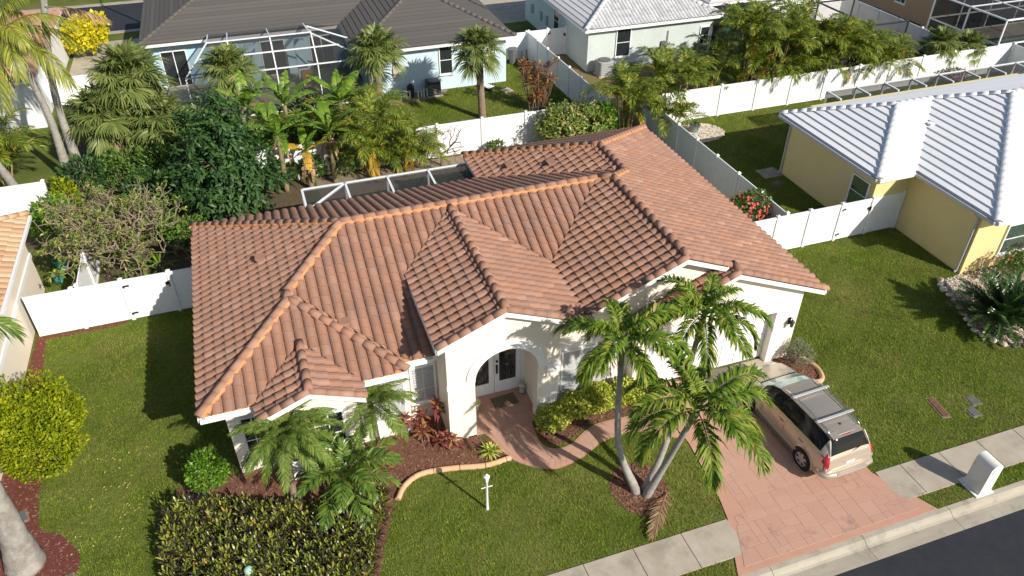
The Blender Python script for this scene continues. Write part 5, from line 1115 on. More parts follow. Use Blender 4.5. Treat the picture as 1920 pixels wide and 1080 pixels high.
def blade_mesh(name, L, W, e0, e1, mat, seed, tear=.35):
    """banana leaf: midrib and torn blade strips"""
    R = np.random.default_rng(seed); K = 16; t = np.linspace(0, 1, K+1); e = np.radians(e0+(e1-e0)*t**1.4); ds = L/K
    P = np.stack([np.concatenate([[0], np.cumsum(np.cos(e[:-1])*ds)]), .05*L*R.uniform(-1, 1)*t**2, np.concatenate([[0], np.cumsum(np.sin(e[:-1])*ds)])], 1)
    U = np.stack([-np.sin(e), 0*e, np.cos(e)], 1); V = []; F = []
    w = W*.5*np.clip(np.sin(np.pi*np.clip((t-.12)/.88, 0, 1)**.75)**.55, 0, 1)
    for s in (-1, 1):
        hang = R.uniform(.1, .5)
        for i in range(2, K):
            g_ = tear*ds*(R.random() < .35); a, b = P[i]+(P[i+1]-P[i])*g_/ds, P[i+1]; h = hang+R.uniform(-.1, .3)*(g_ > 0)
            o0 = np.array([0, s, 0])*w[i]*.9+U[i]*.18*w[i]-ZUP*h*w[i]; o1 = np.array([0, s, 0])*w[i+1]*.9+U[i+1]*.18*w[i+1]-ZUP*h*w[i+1]
            m0, m1 = o0*.5+U[i]*.12*w[i], o1*.5+U[i+1]*.12*w[i+1]; k = len(V); V += [a, b, a+m0, b+m1, a+o0, b+o1]
            f = [(k, k+1, k+3), (k, k+3, k+2), (k+2, k+3, k+5), (k+2, k+5, k+4)]; F += f
    V, F = join((np.array(V), np.array(F)), stalk(P, .035, .01)); return smesh(name, V, F, mat)
def trunk_obj(parent, pts, rad, m, n=12, rings=0, name='trunk', rough=.03, local=True):
    """tapering trunk through pts with leaf-scar rings"""
    P = smooth_open(pts, 6 if not rings else max(6, rings//max(1, len(pts)-1))); rr = np.interp(np.linspace(0, 1, len(P)), np.linspace(0, 1, len(rad)), rad)
    rr = [r*(1+(.05 if (rings and i % 2) else 0)+random.uniform(-rough, rough)) for i, r in enumerate(rr)]
    b = MB(); b.tube(P, rr, n); return b.build(name, m, parent, smooth=True, world=not local)
def palm(name, label, cat, base, top, trunk_r, tm, V, spec, mid=None, rings=24, skirt=None, shaft=None, group=None, tilt=.08, seed=None):
    """V: {class: [meshes]}; spec: [(class, count, scale)]; frond objects share meshes"""
    rg = random.Random(seed or hash(label) % 9999 if seed else sum(map(ord, label)))
    t = thing(name, label, cat, base, 0, group); T = Vector(top)-Vector(base)
    pts = [(0, 0, -.05), tuple(Vector(mid)-Vector(base)) if mid else tuple(T*.5), tuple(T)]
    if trunk_r: trunk_obj(t, pts, trunk_r, tm, rings=rings)
    if shaft:
        d = (T-Vector(pts[1])).normalized(); b = MB(); b.tube([T-d*.1, T+d*shaft[0]*.4, T+d*shaft[0]], [shaft[1]*.9, shaft[1], shaft[1]*.45], 10); b.build('crown_shaft', shaft[2], t, smooth=True, world=False); T = T+d*shaft[0]*.85
    for cl, n, sc in spec:
        a0 = rg.uniform(0, 6.28)
        for k in range(n):
            s = sc*rg.uniform(.86, 1.1); link('frond' if cl != 'dead' else 'dead_frond', rg.choice(V[cl]), t, T+Vector((0, 0, rg.uniform(-.06, .06))), (rg.uniform(-tilt, tilt), rg.uniform(-tilt, tilt), a0+6.283*k/n+rg.uniform(-.22, .22)), (s, s*rg.uniform(.92, 1.08), s))
    return t
def blob(c, r, n, leaf, ratio, lumps=6, amp=.22, seed=0, depth=.35, up=.25, flat=True):
    """leaf positions over a lumpy ellipsoid"""
    R = np.random.default_rng(seed); d = nrm(R.normal(0, 1, (n, 3))); d = d[(d[:, 2] > -.55)] if flat else d; n = len(d); k = nrm(R.normal(0, 1, (lumps, 3))); rad = 1-amp*.5+amp*np.max(np.clip(d@k.T, 0, 1)**6, 1)
    q = 1-depth*R.random(n)**2.2; P = np.asarray(c)+d*np.asarray(r)*(rad*q)[:, None]; D = nrm(d*.7+R.normal(0, .6, (n, 3))+ZUP*up); N = nrm(d+R.normal(0, .5, (n, 3)))
    gap = np.max(np.clip(d@nrm(R.normal(0, 1, (40, 3))).T, 0, 1)**60, 1); P = P-d*np.asarray(r)*(.16*gap*amp/.3)[:, None]; sp = R.random(n) < .03; P = P+d*(sp*R.uniform(0, .12, n)*np.mean(r))[:, None]; l = leaf*np.exp(R.normal(0, .32, n)); return rhombs(P, D, N, l, l*ratio*R.uniform(.7, 1.3, n))
def shrub(name, label, cat, base, blobs, mat, stem=True, flowers=None, group=None, seed=1, stemm=None):
    """blobs: [(centre offset, radii, leaf count, leaf length, ratio, amp)]; flowers: (count, size, material)"""
    t = thing(name, label, cat, base, 0, group); A = [blob(c, r, n, l, ra, amp=am, seed=seed+i, lumps=9) for i, (c, r, n, l, ra, am) in enumerate(blobs)]; V, F = join(*A); soup('foliage', V, F, mat, t)
    if stem:
        b = MB(); rg = random.Random(seed)
        for c, r, *_ in blobs:
            for k in range(4): b.tube([(c[0]*.3, c[1]*.3, -.03), (c[0]+rg.uniform(-.3, .3)*r[0], c[1]+rg.uniform(-.3, .3)*r[1], c[2]*.6), (c[0]+rg.uniform(-.6, .6)*r[0], c[1]+rg.uniform(-.6, .6)*r[1], c[2]+r[2]*.5)], [.03, .022, .01], 5)
        b.build('stems', stemm or BARK, t, world=False)
    if flowers:
        nf, sz, fm = flowers; R = np.random.default_rng(seed+50); per = max(1, nf//len(blobs))
        for c, r, *_ in blobs:
            for k in range(per):
                d = nrm(R.normal(0, 1, 3)+np.array([.2, -.5, .5])); d[2] = abs(d[2])*.8+.05; P = np.asarray(c)+d*np.asarray(r)*1.03
                D = nrm(np.cross(d[None], R.normal(0, 1, (6, 3)))+d*.5); v, f = rhombs(np.repeat(P[None], 6, 0), D, np.repeat(d[None], 6, 0), sz, sz*.8); soup('flower', v, f, fm, t)
    return t
def tree(label, base, trunk, crowns, mat, cat='tree', name='tree', leaf=.2, ratio=.4, per=26, seed=3, bark=None, tr=(.16, .08), cl=.42, group=None, droop=.35):
    """crowns: [(centre, radii, cluster count)] relative to the base; leaves stand in whorls"""
    R = np.random.default_rng(seed); t = thing(name, label, cat, base, 0, group); trunk_obj(t, [(0, 0, -.05)]+list(trunk), tr, bark or BARK, 9); out = []; limbs = MB(); top = Vector(trunk[-1])
    for c, r, nc in crowns:
        d = nrm(R.normal(0, 1, (nc, 3))); q = (R.random(nc)**.45); rad = 1+.16*np.max(np.clip(d@nrm(R.normal(0, 1, (7, 3))).T, 0, 1)**5, 1); P = np.asarray(c)+d*np.asarray(r)*(q*rad)[:, None]; P[:, 2] = np.maximum(P[:, 2], .25)
        for i in range(nc):
            m = per; th = R.uniform(0, 6.28, m); el = R.uniform(-.5, 1.2, m); ax = nrm(d[i]+ZUP*.8); A = nrm(np.cross(ax, R.normal(0, 1, 3))); B = np.cross(ax, A)
            D = (A[None]*np.cos(th)[:, None]+B[None]*np.sin(th)[:, None])*np.cos(el)[:, None]+ax[None]*np.sin(el)[:, None]; C = P[i][None]+R.normal(0, cl*.32, (m, 3)); l = leaf*R.uniform(.7, 1.2, m)
            out.append(leaves(C, D, np.repeat(ax[None], m, 0)+R.normal(0, .3, (m, 3)), l, l*ratio, droop))
        for i in range(0, nc, max(1, nc//9)): limbs.tube([top*.7, top.lerp(Vector(P[i]), .5)+Vector((0, 0, .1)), Vector(P[i])], [tr[1]*.8, tr[1]*.4, .012], 5)
    V, F = join(*out); cr = soup('crown', V, F, mat, t); limbs.build('limbs', bark or BARK, t, world=False); return t
def bare_tree(label, base, h, lv, mat, seed=2, spread=.7, r0=.11, l0=.75, name='bare_tree', tufts=None, n0=5, droop=0.0):
    rg = random.Random(seed); t = thing(name, label, 'tree', base); b = MB(); tips = []
    def grow(p, d, l, r, k):
        q = p+d*l*.5+Vector((rg.uniform(-.06, .06), rg.uniform(-.06, .06), 0)); e = p+d*l; b.tube([p, q, e], [r, r*.86, r*.74], 5)
        if k == 0: tips.append(e); return
        for _ in range(rg.choice([2, 2, 3])):
            a = Vector((rg.gauss(0, 1), rg.gauss(0, 1), rg.gauss(0, .7)+.25-droop)).normalized(); grow(e, (d*(1-spread*.6)+a*spread).normalized(), l*rg.uniform(.66, .95), r*.72, k-1)
    trunk_obj(t, [(0, 0, -.05), (.03, .02, h*.5), (0, 0, h)], (r0*1.3, r0), mat, 8)
    for k in range(n0):
        a = 6.283*k/n0+rg.uniform(-.4, .4); grow(Vector((0, 0, h-.05)), Vector((math.cos(a)*.8, math.sin(a)*.8, .65)).normalized(), l0, r0*.7, lv)
    b.build('branches', mat, t, world=False)
    if tufts:
        R = np.random.default_rng(seed); P = np.array([x for x in tips if rg.random() < tufts[1]])
        if len(P):
            C = np.repeat(P, 7, 0); D = nrm(R.normal(0, 1, (len(C), 3))+ZUP*.4); V, F = leaves(C, D, R.normal(0, 1, (len(C), 3)), .2, .05, .3); soup('leaf_tufts', V, F, tufts[0], t)
    return t
def rosette(name, label, cat, base, stems, mat, L, W, n, droop=.5, seed=1, group=None, el=(.1, 1.3), stemm=None):
    """strappy leaves in whorls at the top of canes: stems = [(dx,dy,height)]"""
    R = np.random.default_rng(seed); t = thing(name, label, cat, base, 0, group); out = []
    for dx, dy, h in stems:
        th = np.arange(n)*2.4+R.uniform(0, 6); e = np.linspace(el[0], el[1], n)+R.normal(0, .1, n); D = np.stack([np.cos(th)*np.cos(e), np.sin(th)*np.cos(e), np.sin(e)], 1); C = np.array([dx, dy, h])+np.stack([0*th, 0*th, np.linspace(-.12, .05, n)*min(1, h*2)], 1)
        out.append(leaves(C, D, np.repeat(ZUP[None], n, 0)+R.normal(0, .2, (n, 3)), L*R.uniform(.75, 1.15, n), W, droop*R.uniform(.5, 1.3, n)))
        if h > .15: b = MB(); b.tube([(dx*.5, dy*.5, -.02), (dx*.9, dy*.9, h*.6), (dx, dy, h)], [.022, .018, .012], 5); b.build('cane', stemm or BARK, t, world=False)
    V, F = join(*out); soup('leaves', V, F, mat, t); return t
BARK = pmat('bark', (.15, .11, .08), (.24, .19, .145), 9, .9, .6, 30, .02)
PBARK = pmat('grey_palm_bark', (.25, .235, .21), (.38, .36, .33), 5, .85, .5, 22, .02, stain=(.22, .19, .16), sscale=2.5, stretch=(1, 1, 3))
SBARK = pmat('brown_palm_bark', (.19, .13, .09), (.31, .23, .17), 8, .9, .8, 20, .03)
RBARK = pmat('royal_palm_bark', (.24, .225, .20), (.40, .375, .34), 3.5, .85, .7, 25, .02, stain=(.17, .15, .13), sscale=2.2, smin=.46, smax=.7)
FBARK = pmat('frangipani_bark', (.20, .155, .105), (.29, .235, .165), 6, .8)
L_ = dict(
 adon=leafmat('christmas_palm_leaf', [(0, (.05, .095, .010)), (.45, (.09, .155, .014)), (.8, (.15, .21, .022)), (.95, (.25, .245, .04)), (1, (.26, .17, .08))], .5, .25),
 date=leafmat('pygmy_date_leaf', [(0, (.06, .105, .018)), (.5, (.095, .15, .024)), (.9, (.15, .20, .04)), (1, (.26, .24, .07))], .55, .2),
 cyc=leafmat('cycad_leaf', [(0, (.022, .05, .014)), (.5, (.035, .072, .018)), (1, (.06, .10, .025))], .3, .55, .12),
 broad=leafmat('glossy_palm_leaf', [(0, (.05, .10, .018)), (.6, (.085, .145, .022)), (1, (.15, .20, .03))], .35, .5),
 sabal=leafmat('sabal_leaf', [(0, (.075, .105, .030)), (.5, (.11, .145, .038)), (.85, (.155, .185, .05)), (1, (.22, .22, .07))], .45, .4),
 dead=leafmat('dead_frond', [(0, (.16, .09, .05)), (.5, (.26, .16, .10)), (1, (.36, .25, .17))], .8, .1, .15),
 areca=leafmat('areca_leaf', [(0, (.055, .095, .014)), (.5, (.10, .15, .018)), (.8, (.17, .20, .022)), (1, (.33, .24, .03))], .4, .4),
 coco=leafmat('coconut_leaf', [(0, (.10, .14, .02)), (.5, (.17, .20, .028)), (1, (.33, .30, .04))], .4, .4, .35),
 banana=leafmat('banana_leaf', [(0, (.06, .125, .016)), (.55, (.105, .185, .02)), (1, (.18, .25, .03))], .4, .4, .35),
 bananay=leafmat('yellowing_banana_leaf', [(0, (.30, .24, .02)), (.6, (.45, .28, .02)), (1, (.42, .22, .06))], .5, .3, .3),
 dark=leafmat('dark_glossy_leaf', [(0, (.016, .042, .012)), (.5, (.026, .062, .015)), (1, (.045, .09, .02))], .5, .35, .15),
 duranta=leafmat('gold_duranta_leaf', [(0, (.10, .155, .006)), (.5, (.19, .235, .008)), (1, (.33, .32, .010))], .6, .15, .3, 2.2, (.15, .20, .008)),
 hedge=leafmat('variegated_hedge_leaf', [(0, (.10, .16, .015)), (.4, (.24, .28, .03)), (.75, (.42, .42, .07)), (1, (.55, .52, .16))], .45, .35, .25),
 bush=leafmat('bright_green_leaf', [(0, (.035, .10, .010)), (.5, (.07, .165, .014)), (1, (.15, .25, .02))], .4, .4, .25, 2.0, (.12, .22, .015)),
 mango=leafmat('mango_leaf', [(0, (.05, .10, .015)), (.45, (.10, .15, .022)), (.75, (.17, .19, .035)), (1, (.32, .22, .10))], .4, .4, .2),
 cordy=leafmat('copper_leaf', [(0, (.09, .035, .02)), (.4, (.16, .065, .03)), (.8, (.22, .11, .045)), (1, (.28, .20, .05))], .4, .4, .2),
 ti=leafmat('ti_plant_leaf', [(0, (.09, .022, .025)), (.35, (.16, .038, .035)), (.7, (.22, .085, .04)), (1, (.27, .14, .05))], .4, .4, .25),
 spider=leafmat('variegated_strap', [(0, (.10, .17, .02)), (.5, (.30, .33, .05)), (1, (.52, .50, .14))], .4, .4, .25),
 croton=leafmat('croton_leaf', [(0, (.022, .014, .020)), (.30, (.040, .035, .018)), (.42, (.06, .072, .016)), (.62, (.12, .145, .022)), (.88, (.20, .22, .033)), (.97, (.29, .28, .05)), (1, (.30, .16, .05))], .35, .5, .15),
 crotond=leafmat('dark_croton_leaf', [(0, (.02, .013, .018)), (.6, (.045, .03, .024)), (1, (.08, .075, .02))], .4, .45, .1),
 yellow=leafmat('yellow_foliage', [(0, (.36, .30, .01)), (.6, (.55, .43, .012)), (1, (.30, .30, .02))], .5, .3, .3),
 grey=leafmat('grey_green_leaf', [(0, (.10, .11, .07)), (.6, (.16, .17, .11)), (1, (.20, .20, .15))], .6, .2, .2),
 shrub=leafmat('shrub_leaf', [(0, (.035, .075, .012)), (.6, (.065, .125, .018)), (1, (.11, .17, .03))], .4, .4, .2))
FL_RED = pmat('coral_flower', (.62, .09, .075), (.70, .16, .14), 10, .6); FL_PINK = pmat('pink_flower', (.62, .16, .34), (.70, .30, .45), 10, .6); FL_HIB = pmat('red_hibiscus', (.62, .03, .02), (.7, .08, .04), 10, .6); FL_OR = pmat('orange_bract', (.60, .12, .04), (.7, .2, .08), 10, .6)
# ================================================================ plants: placed
CL = (78, 55, 32, 8, -22)
def fset(pre, L, n, leaf, lw, mat, arch, seed, **k): return {c: [frond_mesh(pre, L*(1 if c < 70 else .82), c, c-arch*(1.0 if c > 0 else .62), n, leaf, lw, mat, seed+7*i+j, **k) for j in range(2)] for i, c in enumerate(CL)}
ADON = fset('frond', 2.0, 84, .44, .042, L_['adon'], 104, 100, droop=.7, vee=.7, curve=1.25, ragged=.2, ang=(62, 30))
ADON['dead'] = [frond_mesh('frond', 1.7, -62, -95, 30, .42, .03, L_['dead'], 190, droop=.7)]
DATE = fset('frond', 1.6, 64, .30, .022, L_['date'], 75, 200, droop=.3, vee=.2, stem=.014); DATE['dead'] = [frond_mesh('frond', 1.2, -35, -90, 30, .2, .015, L_['dead'], 290)]
BROAD = fset('frond', 1.75, 30, .42, .05, L_['broad'], 62, 300, droop=.3, vee=.3, stem=.016)
CYC = fset('frond', 1.4, 74, .24, .028, L_['cyc'], 22, 400, droop=.1, vee=.35, start=.08, ang=(72, 40))
SAB = {c: [fan_mesh('fan_leaf', .95, .95, c, L_['sabal'], 500+i*3+j) for j in range(3)] for i, c in enumerate(CL)}; SAB['dead'] = [fan_mesh('fan_leaf', .85, .8, -58, L_['dead'], 560+j, droop=1.0) for j in range(2)]
AREC = fset('frond', 2.1, 44, .52, .036, L_['areca'], 92, 600, droop=.4, vee=.45, curve=1.9, stem=.018); AREC['dead'] = [frond_mesh('frond', 1.5, -40, -95, 24, .4, .035, L_['bananay'], 690)]
COCO = fset('frond', 3.7, 62, .85, .045, L_['coco'], 85, 700, droop=.9, vee=.1, curve=1.3, stem=.045); COCO['dead'] = [frond_mesh('frond', 3.0, 8, -55, 44, .6, .03, L_['dead'], 790, droop=1.0, vee=0)]
ROY = fset('frond', 2.3, 60, .6, .035, L_['broad'], 85, 800, droop=.6, vee=.3, stem=.03)
BAN = {c: [blade_mesh('banana_leaf', 2.3*(1 if c < 70 else .8), .58, c, c-(62 if c > 50 else 85), L_['banana'], 900+i*3+j) for j in range(2)] for i, c in enumerate(CL)}; BAN['y'] = [blade_mesh('banana_leaf', 1.9, .5, 30, -60, L_['bananay'], 950+j) for j in range(2)]; BAN['dead'] = [blade_mesh('banana_leaf', 1.7, .3, -62, -95, L_['dead'], 960+j, .6) for j in range(2)]
shaftm = pmat('crown_shaft_green', (.16, .20, .09), (.24, .26, .13), 4, .5)
AS = [(78, 2, .85), (55, 5, 1), (32, 6, 1.02), (8, 4, .98)]
palm('christmas_palm', 'grey trunked palm of the front trio whose crown shades the entry arch', 'palm', (8.42, 12.72, 0), (8.05, 13.9, 4.3), (.15, .10, .085, .08), PBARK, ADON, AS+[('dead', 1, .9)], mid=(7.85, 13.15, 1.9), rings=30, shaft=(.65, .11, shaftm), seed=11)
palm('christmas_palm', 'grey trunked palm of the front trio with crown before the garage gable', 'palm', (8.68, 12.72, 0), (10.65, 14.2, 4.35), (.14, .095, .085, .075), PBARK, ADON, AS, mid=(9.35, 13.0, 1.6), rings=30, shaft=(.65, .11, shaftm), seed=12)
palm('christmas_palm', 'nearest and lowest palm of the front trio, drooping over the driveway edge', 'palm', (8.62, 12.52, 0), (9.0, 11.6, 4.0), (.14, .10, .085, .08), PBARK, ADON, [(78, 2, .9), (55, 4, 1.1), (32, 5, 1.15), (8, 4, 1.15)], mid=(8.98, 12.3, 1.6), rings=30, shaft=(.6, .11, shaftm), seed=13)
R_ = RNG
t = thing('fallen_frond', 'brown fallen palm frond lying on the grass by the front palms', 'frond', (9.22, 12.35, .06), math.radians(226)); link('frond_blade', frond_mesh('frond_blade', 1.75, 16, -16, 64, .40, .022, L_['dead'], 991, droop=.12, vee=.12, ragged=.3, ang=(50, 15)), t)
palm('pygmy_date_palm', 'feathery palm before the small gable window, beside the round bush', 'palm', (-1.25, 15.95, 0), (-1.05, 16.05, 2.45), (.11, .085, .10), SBARK, DATE, [(78, 6, .9), (55, 9, 1), (32, 10, 1.05), (8, 9, 1.05), (-22, 6, 1.0), ('dead', 3, .8)], seed=21)
palm('pygmy_date_palm', 'feathery palm leaning over the shuttered window near the red ti plants', 'palm', (1.5, 16.45, 0), (1.42, 16.6, 2.25), (.10, .08, .09), SBARK, DATE, [(78, 5, .85), (55, 7, .9), (32, 8, .95), (8, 6, .95)], seed=22)
palm('cycad_palm', 'low glossy palm with broad leaflets behind the croton bed', 'palm', (.38, 15.35, 0), (.36, 15.4, 1.05), (.12, .11, .10), SBARK, BROAD, [(78, 3, .8), (55, 6, 1), (32, 8, 1.05), (8, 6, 1.0)], seed=23)
palm('royal_palm', 'thick pale royal palm trunk with swollen base at the corner bed', 'palm', (-8.36, 15.94, 0), (-8.0, 15.95, 7.4), (.50, .33, .25, .24, .23), RBARK, ROY, [(78, 3, .9), (55, 6, 1), (32, 7, 1), (8, 6, 1)], mid=(-8.12, 15.92, 2.8), rings=24, shaft=(1.0, .2, shaftm), seed=24)
palm('sago_cycad', 'dark stiff leaved cycad on the pebble bed in front of the yellow house', 'cycad', (24.8, 15.25, 0), (24.8, 15.25, .55), (.2, .2), SBARK, CYC, [(78, 10, 1.15), (55, 18, 1.25), (32, 22, 1.3), (8, 20, 1.25)], seed=25, rings=8)
# front shrubs
hb = [((6.95, 15.88), .60, .46), ((7.85, 16.15), .58, .46), ((8.75, 16.22), .58, .50), ((9.6, 16.18), .54, .48), ((10.3, 15.95), .46, .42)]
hl = ['yellow green hedge bush beside the entry arch pier', 'yellow green hedge bush, second from the entry', 'middle yellow green hedge bush under the shuttered window', 'yellow green hedge bush, second from the garage', 'yellow green hedge bush nearest the garage']
for i, ((x, y), r, h) in enumerate(hb): shrub('hedge_bush', hl[i], 'bush', (x, y, 0), [((0, 0, h), (r, r*.86, h), 4200, .065, .7, .3)], L_['hedge'], seed=30+i, group='hedge under the front window')
shrub('clipped_bush', 'small rounded bright green bush at the wing corner', 'bush', (-3.55, 17.0, 0), [((0, 0, .72), (.58, .56, .74), 3800, .075, .65, .2)], L_['bush'], seed=41)
shrub('duranta_bush', 'large rounded golden bush beside the royal palm bed', 'bush', (-8.3, 19.95, 0), [((0, 0, 1.1), (1.42, 1.4, 1.25), 15000, .085, .5, .35), ((.35, -.75, .95), (.95, .8, 1.0), 5000, .085, .5, .35), ((.1, .75, 1.3), (1.1, .95, 1.15), 5500, .085, .5, .35), ((-1.1, .5, 1.2), (1.3, 1.4, 1.35), 8000, .085, .5, .3)], L_['duranta'], seed=42)
shrub('grey_shrub', 'soft grey green shrub against the garage corner', 'bush', (16.35, 15.95, 0), [((0, 0, .5), (.42, .5, .52), 2600, .07, .3, .35)], L_['grey'], seed=43)
for i, (x, y, st, L, lb) in enumerate([(3.45, 16.95, [(0, 0, 1.25), (.12, .1, .9)], .45, 'tallest red ti plant against the entry pier'), (3.0, 17.15, [(0, 0, .8), (-.15, -.1, .55)], .42, 'orange red ti plant below the narrow window'), (3.55, 16.3, [(0, 0, .45), (.2, -.05, .3), (-.2, .05, .35)], .42, 'low burgundy ti plant at the foot of the entry pier'), (2.85, 16.65, [(0, 0, .6), (.15, .15, .4)], .42, 'copper ti plant in the middle of the red clump'), (2.45, 17.05, [(0, 0, .9), (-.12, .1, .6)], .40, 'red ti plant nearest the shuttered window'), (1.55, 15.85, [(0, 0, .3)], .28, 'single small red ti plant on the bare mulch')]):
    rosette('ti_plant', lb, 'plant', (x, y, 0), st, L_['ti'], L, .095, 16, .55, 60+i, 'red ti plants by the entry')
rosette('variegated_strap_plant', 'yellow striped strappy plant where the kerb meets the walkway', 'plant', (4.72, 15.55, 0), [(0, 0, .06), (.08, .05, .05)], L_['spider'], .55, .04, 34, .55, 70, el=(.35, 1.4))
shrub('hibiscus_bush', 'leggy shrub with red flowers by the yellow house window', 'bush', (27.5, 17.4, 0), [((0, 0, .8), (.6, .45, .6), 900, .10, .6, .4), ((.8, .1, .6), (.7, .5, .5), 800, .10, .6, .4), ((1.7, .2, .9), (.7, .5, .7), 700, .10, .6, .4)], L_['shrub'], seed=44, flowers=(9, .09, FL_HIB))
shrub('rose_bush', 'dense bush covered in coral red flowers behind the white gate', 'bush', (19.2, 23.9, 0), [((0, 0, 1.15), (1.1, .85, 1.1), 4200, .10, .55, .3)], L_['shrub'], seed=45, flowers=(95, .085, FL_RED))
# croton bed: one mass of lance leaves
def croton_mass():
    P = [(-4.75, 16.35), (-4.85, 12.6), (.35, 12.3), (.75, 13.3), (1.25, 14.5), (1.35, 15.0), (-.3, 15.2), (-2.2, 15.6), (-3.2, 16.3)]; xs = [p[0] for p in P]; ys = [p[1] for p in P]; n = 2100
    X = R_.uniform(min(xs), max(xs), n); Y = R_.uniform(min(ys), max(ys), n); ok = in_poly(X, Y, P); X, Y = X[ok], Y[ok]; n = len(X); H = .38+.16*np.sin(X*2.1+Y)*np.cos(Y*2.7)+R_.normal(0, .10, n)
    k = 13; th = (np.arange(k)*2.4)[None]+R_.uniform(0, 6, (n, 1)); e = np.linspace(.25, 1.4, k)[None]+R_.normal(0, .15, (n, k)); D = np.stack([np.cos(th)*np.cos(e), np.sin(th)*np.cos(e), np.sin(e)], 2)
    C = np.stack([X, Y, H], 1)[:, None, :]+np.stack([0*e, 0*e, np.linspace(-.22, 0, k)[None]+0*e], 2); L = R_.uniform(.20, .36, (n, k))
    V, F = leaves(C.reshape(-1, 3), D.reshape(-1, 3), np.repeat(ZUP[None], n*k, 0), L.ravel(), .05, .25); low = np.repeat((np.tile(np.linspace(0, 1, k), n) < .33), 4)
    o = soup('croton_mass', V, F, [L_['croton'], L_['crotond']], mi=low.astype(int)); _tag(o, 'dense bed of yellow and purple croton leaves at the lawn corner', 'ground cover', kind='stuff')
croton_mass()
# ---- rear yard and neighbours
CS = [(78, 3, .9), (55, 5, 1), (32, 6, 1)]
palm('coconut_palm', 'leaning coconut palm with yellowing fronds at the upper left edge', 'palm', (-9.5, 39.2, 0), (-9.75, 38.9, 7.5), (.26, .17, .15, .14), PBARK, COCO, [(78, 3, .8), (32, 5, .8), (8, 5, .85), (-22, 4, .9), ('dead', 2, .7)], mid=(-9.35, 39.1, 3.6), rings=40, seed=5)
palm('coconut_palm', 'second coconut palm whose crown rises out of the frame', 'palm', (-9.05, 39.75, 0), (-7.7, 39.7, 9.6), (.26, .17, .15, .14), PBARK, COCO, [(78, 4, .9), (55, 5, .9), (32, 4, .9)], mid=(-8.85, 39.7, 4.6), rings=44, seed=6)
t = thing('hanging_dead_frond', 'dry brown frond hanging over the rear road beside the coconut trunk', 'frond', (-8.0, 39.5, 8.2), math.radians(-8)); link('frond_blade', frond_mesh('frond_blade', 2.6, -6, -34, 50, .5, .03, L_['dead'], 992, droop=.8, vee=0), t)
palm('coconut_palm', 'third pale leaning trunk cut by the left frame edge', 'palm', (-11.3, 37.5, 0), (-12.3, 36.2, 5.6), (.24, .17, .15), PBARK, COCO, [(78, 3, .8), (55, 5, .8)], mid=(-11.5, 36.9, 2.2), rings=26, seed=7)
SS = [(78, 6, 1), (55, 9, 1), (32, 10, 1), (8, 9, 1), (-22, 6, 1), ('dead', 7, .9)]
palm('sabal_palm', 'big shaggy fan palm, topmost of the left cluster', 'palm', (-5.9, 41.2, 0), (-5.8, 41.1, 3.9), (.24, .2, .2), SBARK, SAB, [(c, n, 1.2*s) for c, n, s in SS], seed=51)
palm('sabal_palm', 'big shaggy fan palm lowest left in the cluster by the white wall', 'palm', (-7.4, 40.5, 0), (-7.3, 40.4, 2.5), (.24, .2, .2), SBARK, SAB, [(c, n, 1.1*s) for c, n, s in SS], seed=52)
palm('sabal_palm', 'fan palm of the left cluster with brown skirt above the bare frangipani', 'palm', (-5.0, 40.3, 0), (-4.95, 40.2, 2.0), (.24, .2, .2), SBARK, SAB, [(c, n, 1.1*s) for c, n, s in SS], seed=53)
palm('sabal_palm', 'fan palm in front of the blue house lanai cage', 'palm', (-.95, 42.6, 0), (-1.05, 42.5, 3.3), (.2, .17, .17), SBARK, SAB, [(78, 5, .9), (55, 8, .95), (32, 8, .95), (8, 7, .95), (-22, 4, .9)], seed=54)
palm('sabal_palm', 'fan palm with tan trunk at the lanai corner of the blue house', 'palm', (6.85, 43.35, 0), (7.0, 43.3, 3.1), (.26, .2, .22), SBARK, SAB, [(78, 6, .95), (55, 9, 1), (32, 9, 1), (8, 8, 1), (-22, 5, .95)], seed=55)
palm('sabal_palm', 'fan palm with tall dark trunk on the lawn behind the blue house', 'palm', (12.02, 39.45, 0), (11.85, 39.4, 3.95), (.22, .19, .24), SBARK, SAB, [(78, 6, .9), (55, 8, .95), (32, 8, .95), (8, 7, .95), (-22, 5, .9), ('dead', 3, .6)], seed=56)
palm('sabal_palm', 'small fan palm low behind the glossy tree and cage', 'palm', (-3.1, 39.4, 0), (-3.1, 39.3, 1.3), (.2, .17, .17), SBARK, SAB, [(78, 5, .95), (55, 8, 1), (32, 8, 1), (8, 7, 1)], seed=59)
tree('dense dark green glossy tree behind the roof corner', (-2.2, 33.0, 0), [(.1, .1, 1.2), (.3, .3, 2.6)], [((.3, .1, 1.9), (2.55, 1.9, 1.7), 230), ((.35, .5, 4.1), (1.35, 1.2, 1.6), 120)], L_['dark'], leaf=.30, ratio=.36, per=24, seed=61)
bare_tree('bare grey branched frangipani behind the white gate', (-6.3, 29.6, 0), 1.1, 6, FBARK, seed=5, r0=.13, l0=.86, spread=.8, tufts=(L_['mango'], .45), n0=7, name='frangipani_tree')
bare_tree('small leafless purple grey tree before the rear fence', (8.3, 34.6, 0), .7, 3, pmat('dark_bark', (.17, .12, .11), None, 5, .9), seed=8, r0=.06, l0=.62, spread=.6, n0=4)
rosette('bromeliad_clump', 'strappy green clump in the shade under the frangipani', 'plant', (-5.6, 28.6, 0), [(0, 0, .9), (.6, .3, .6), (-.5, .5, 1.3), (.3, -.6, .2), (-.6, -.4, .5)], L_['banana'], .85, .10, 16, .5, 81)
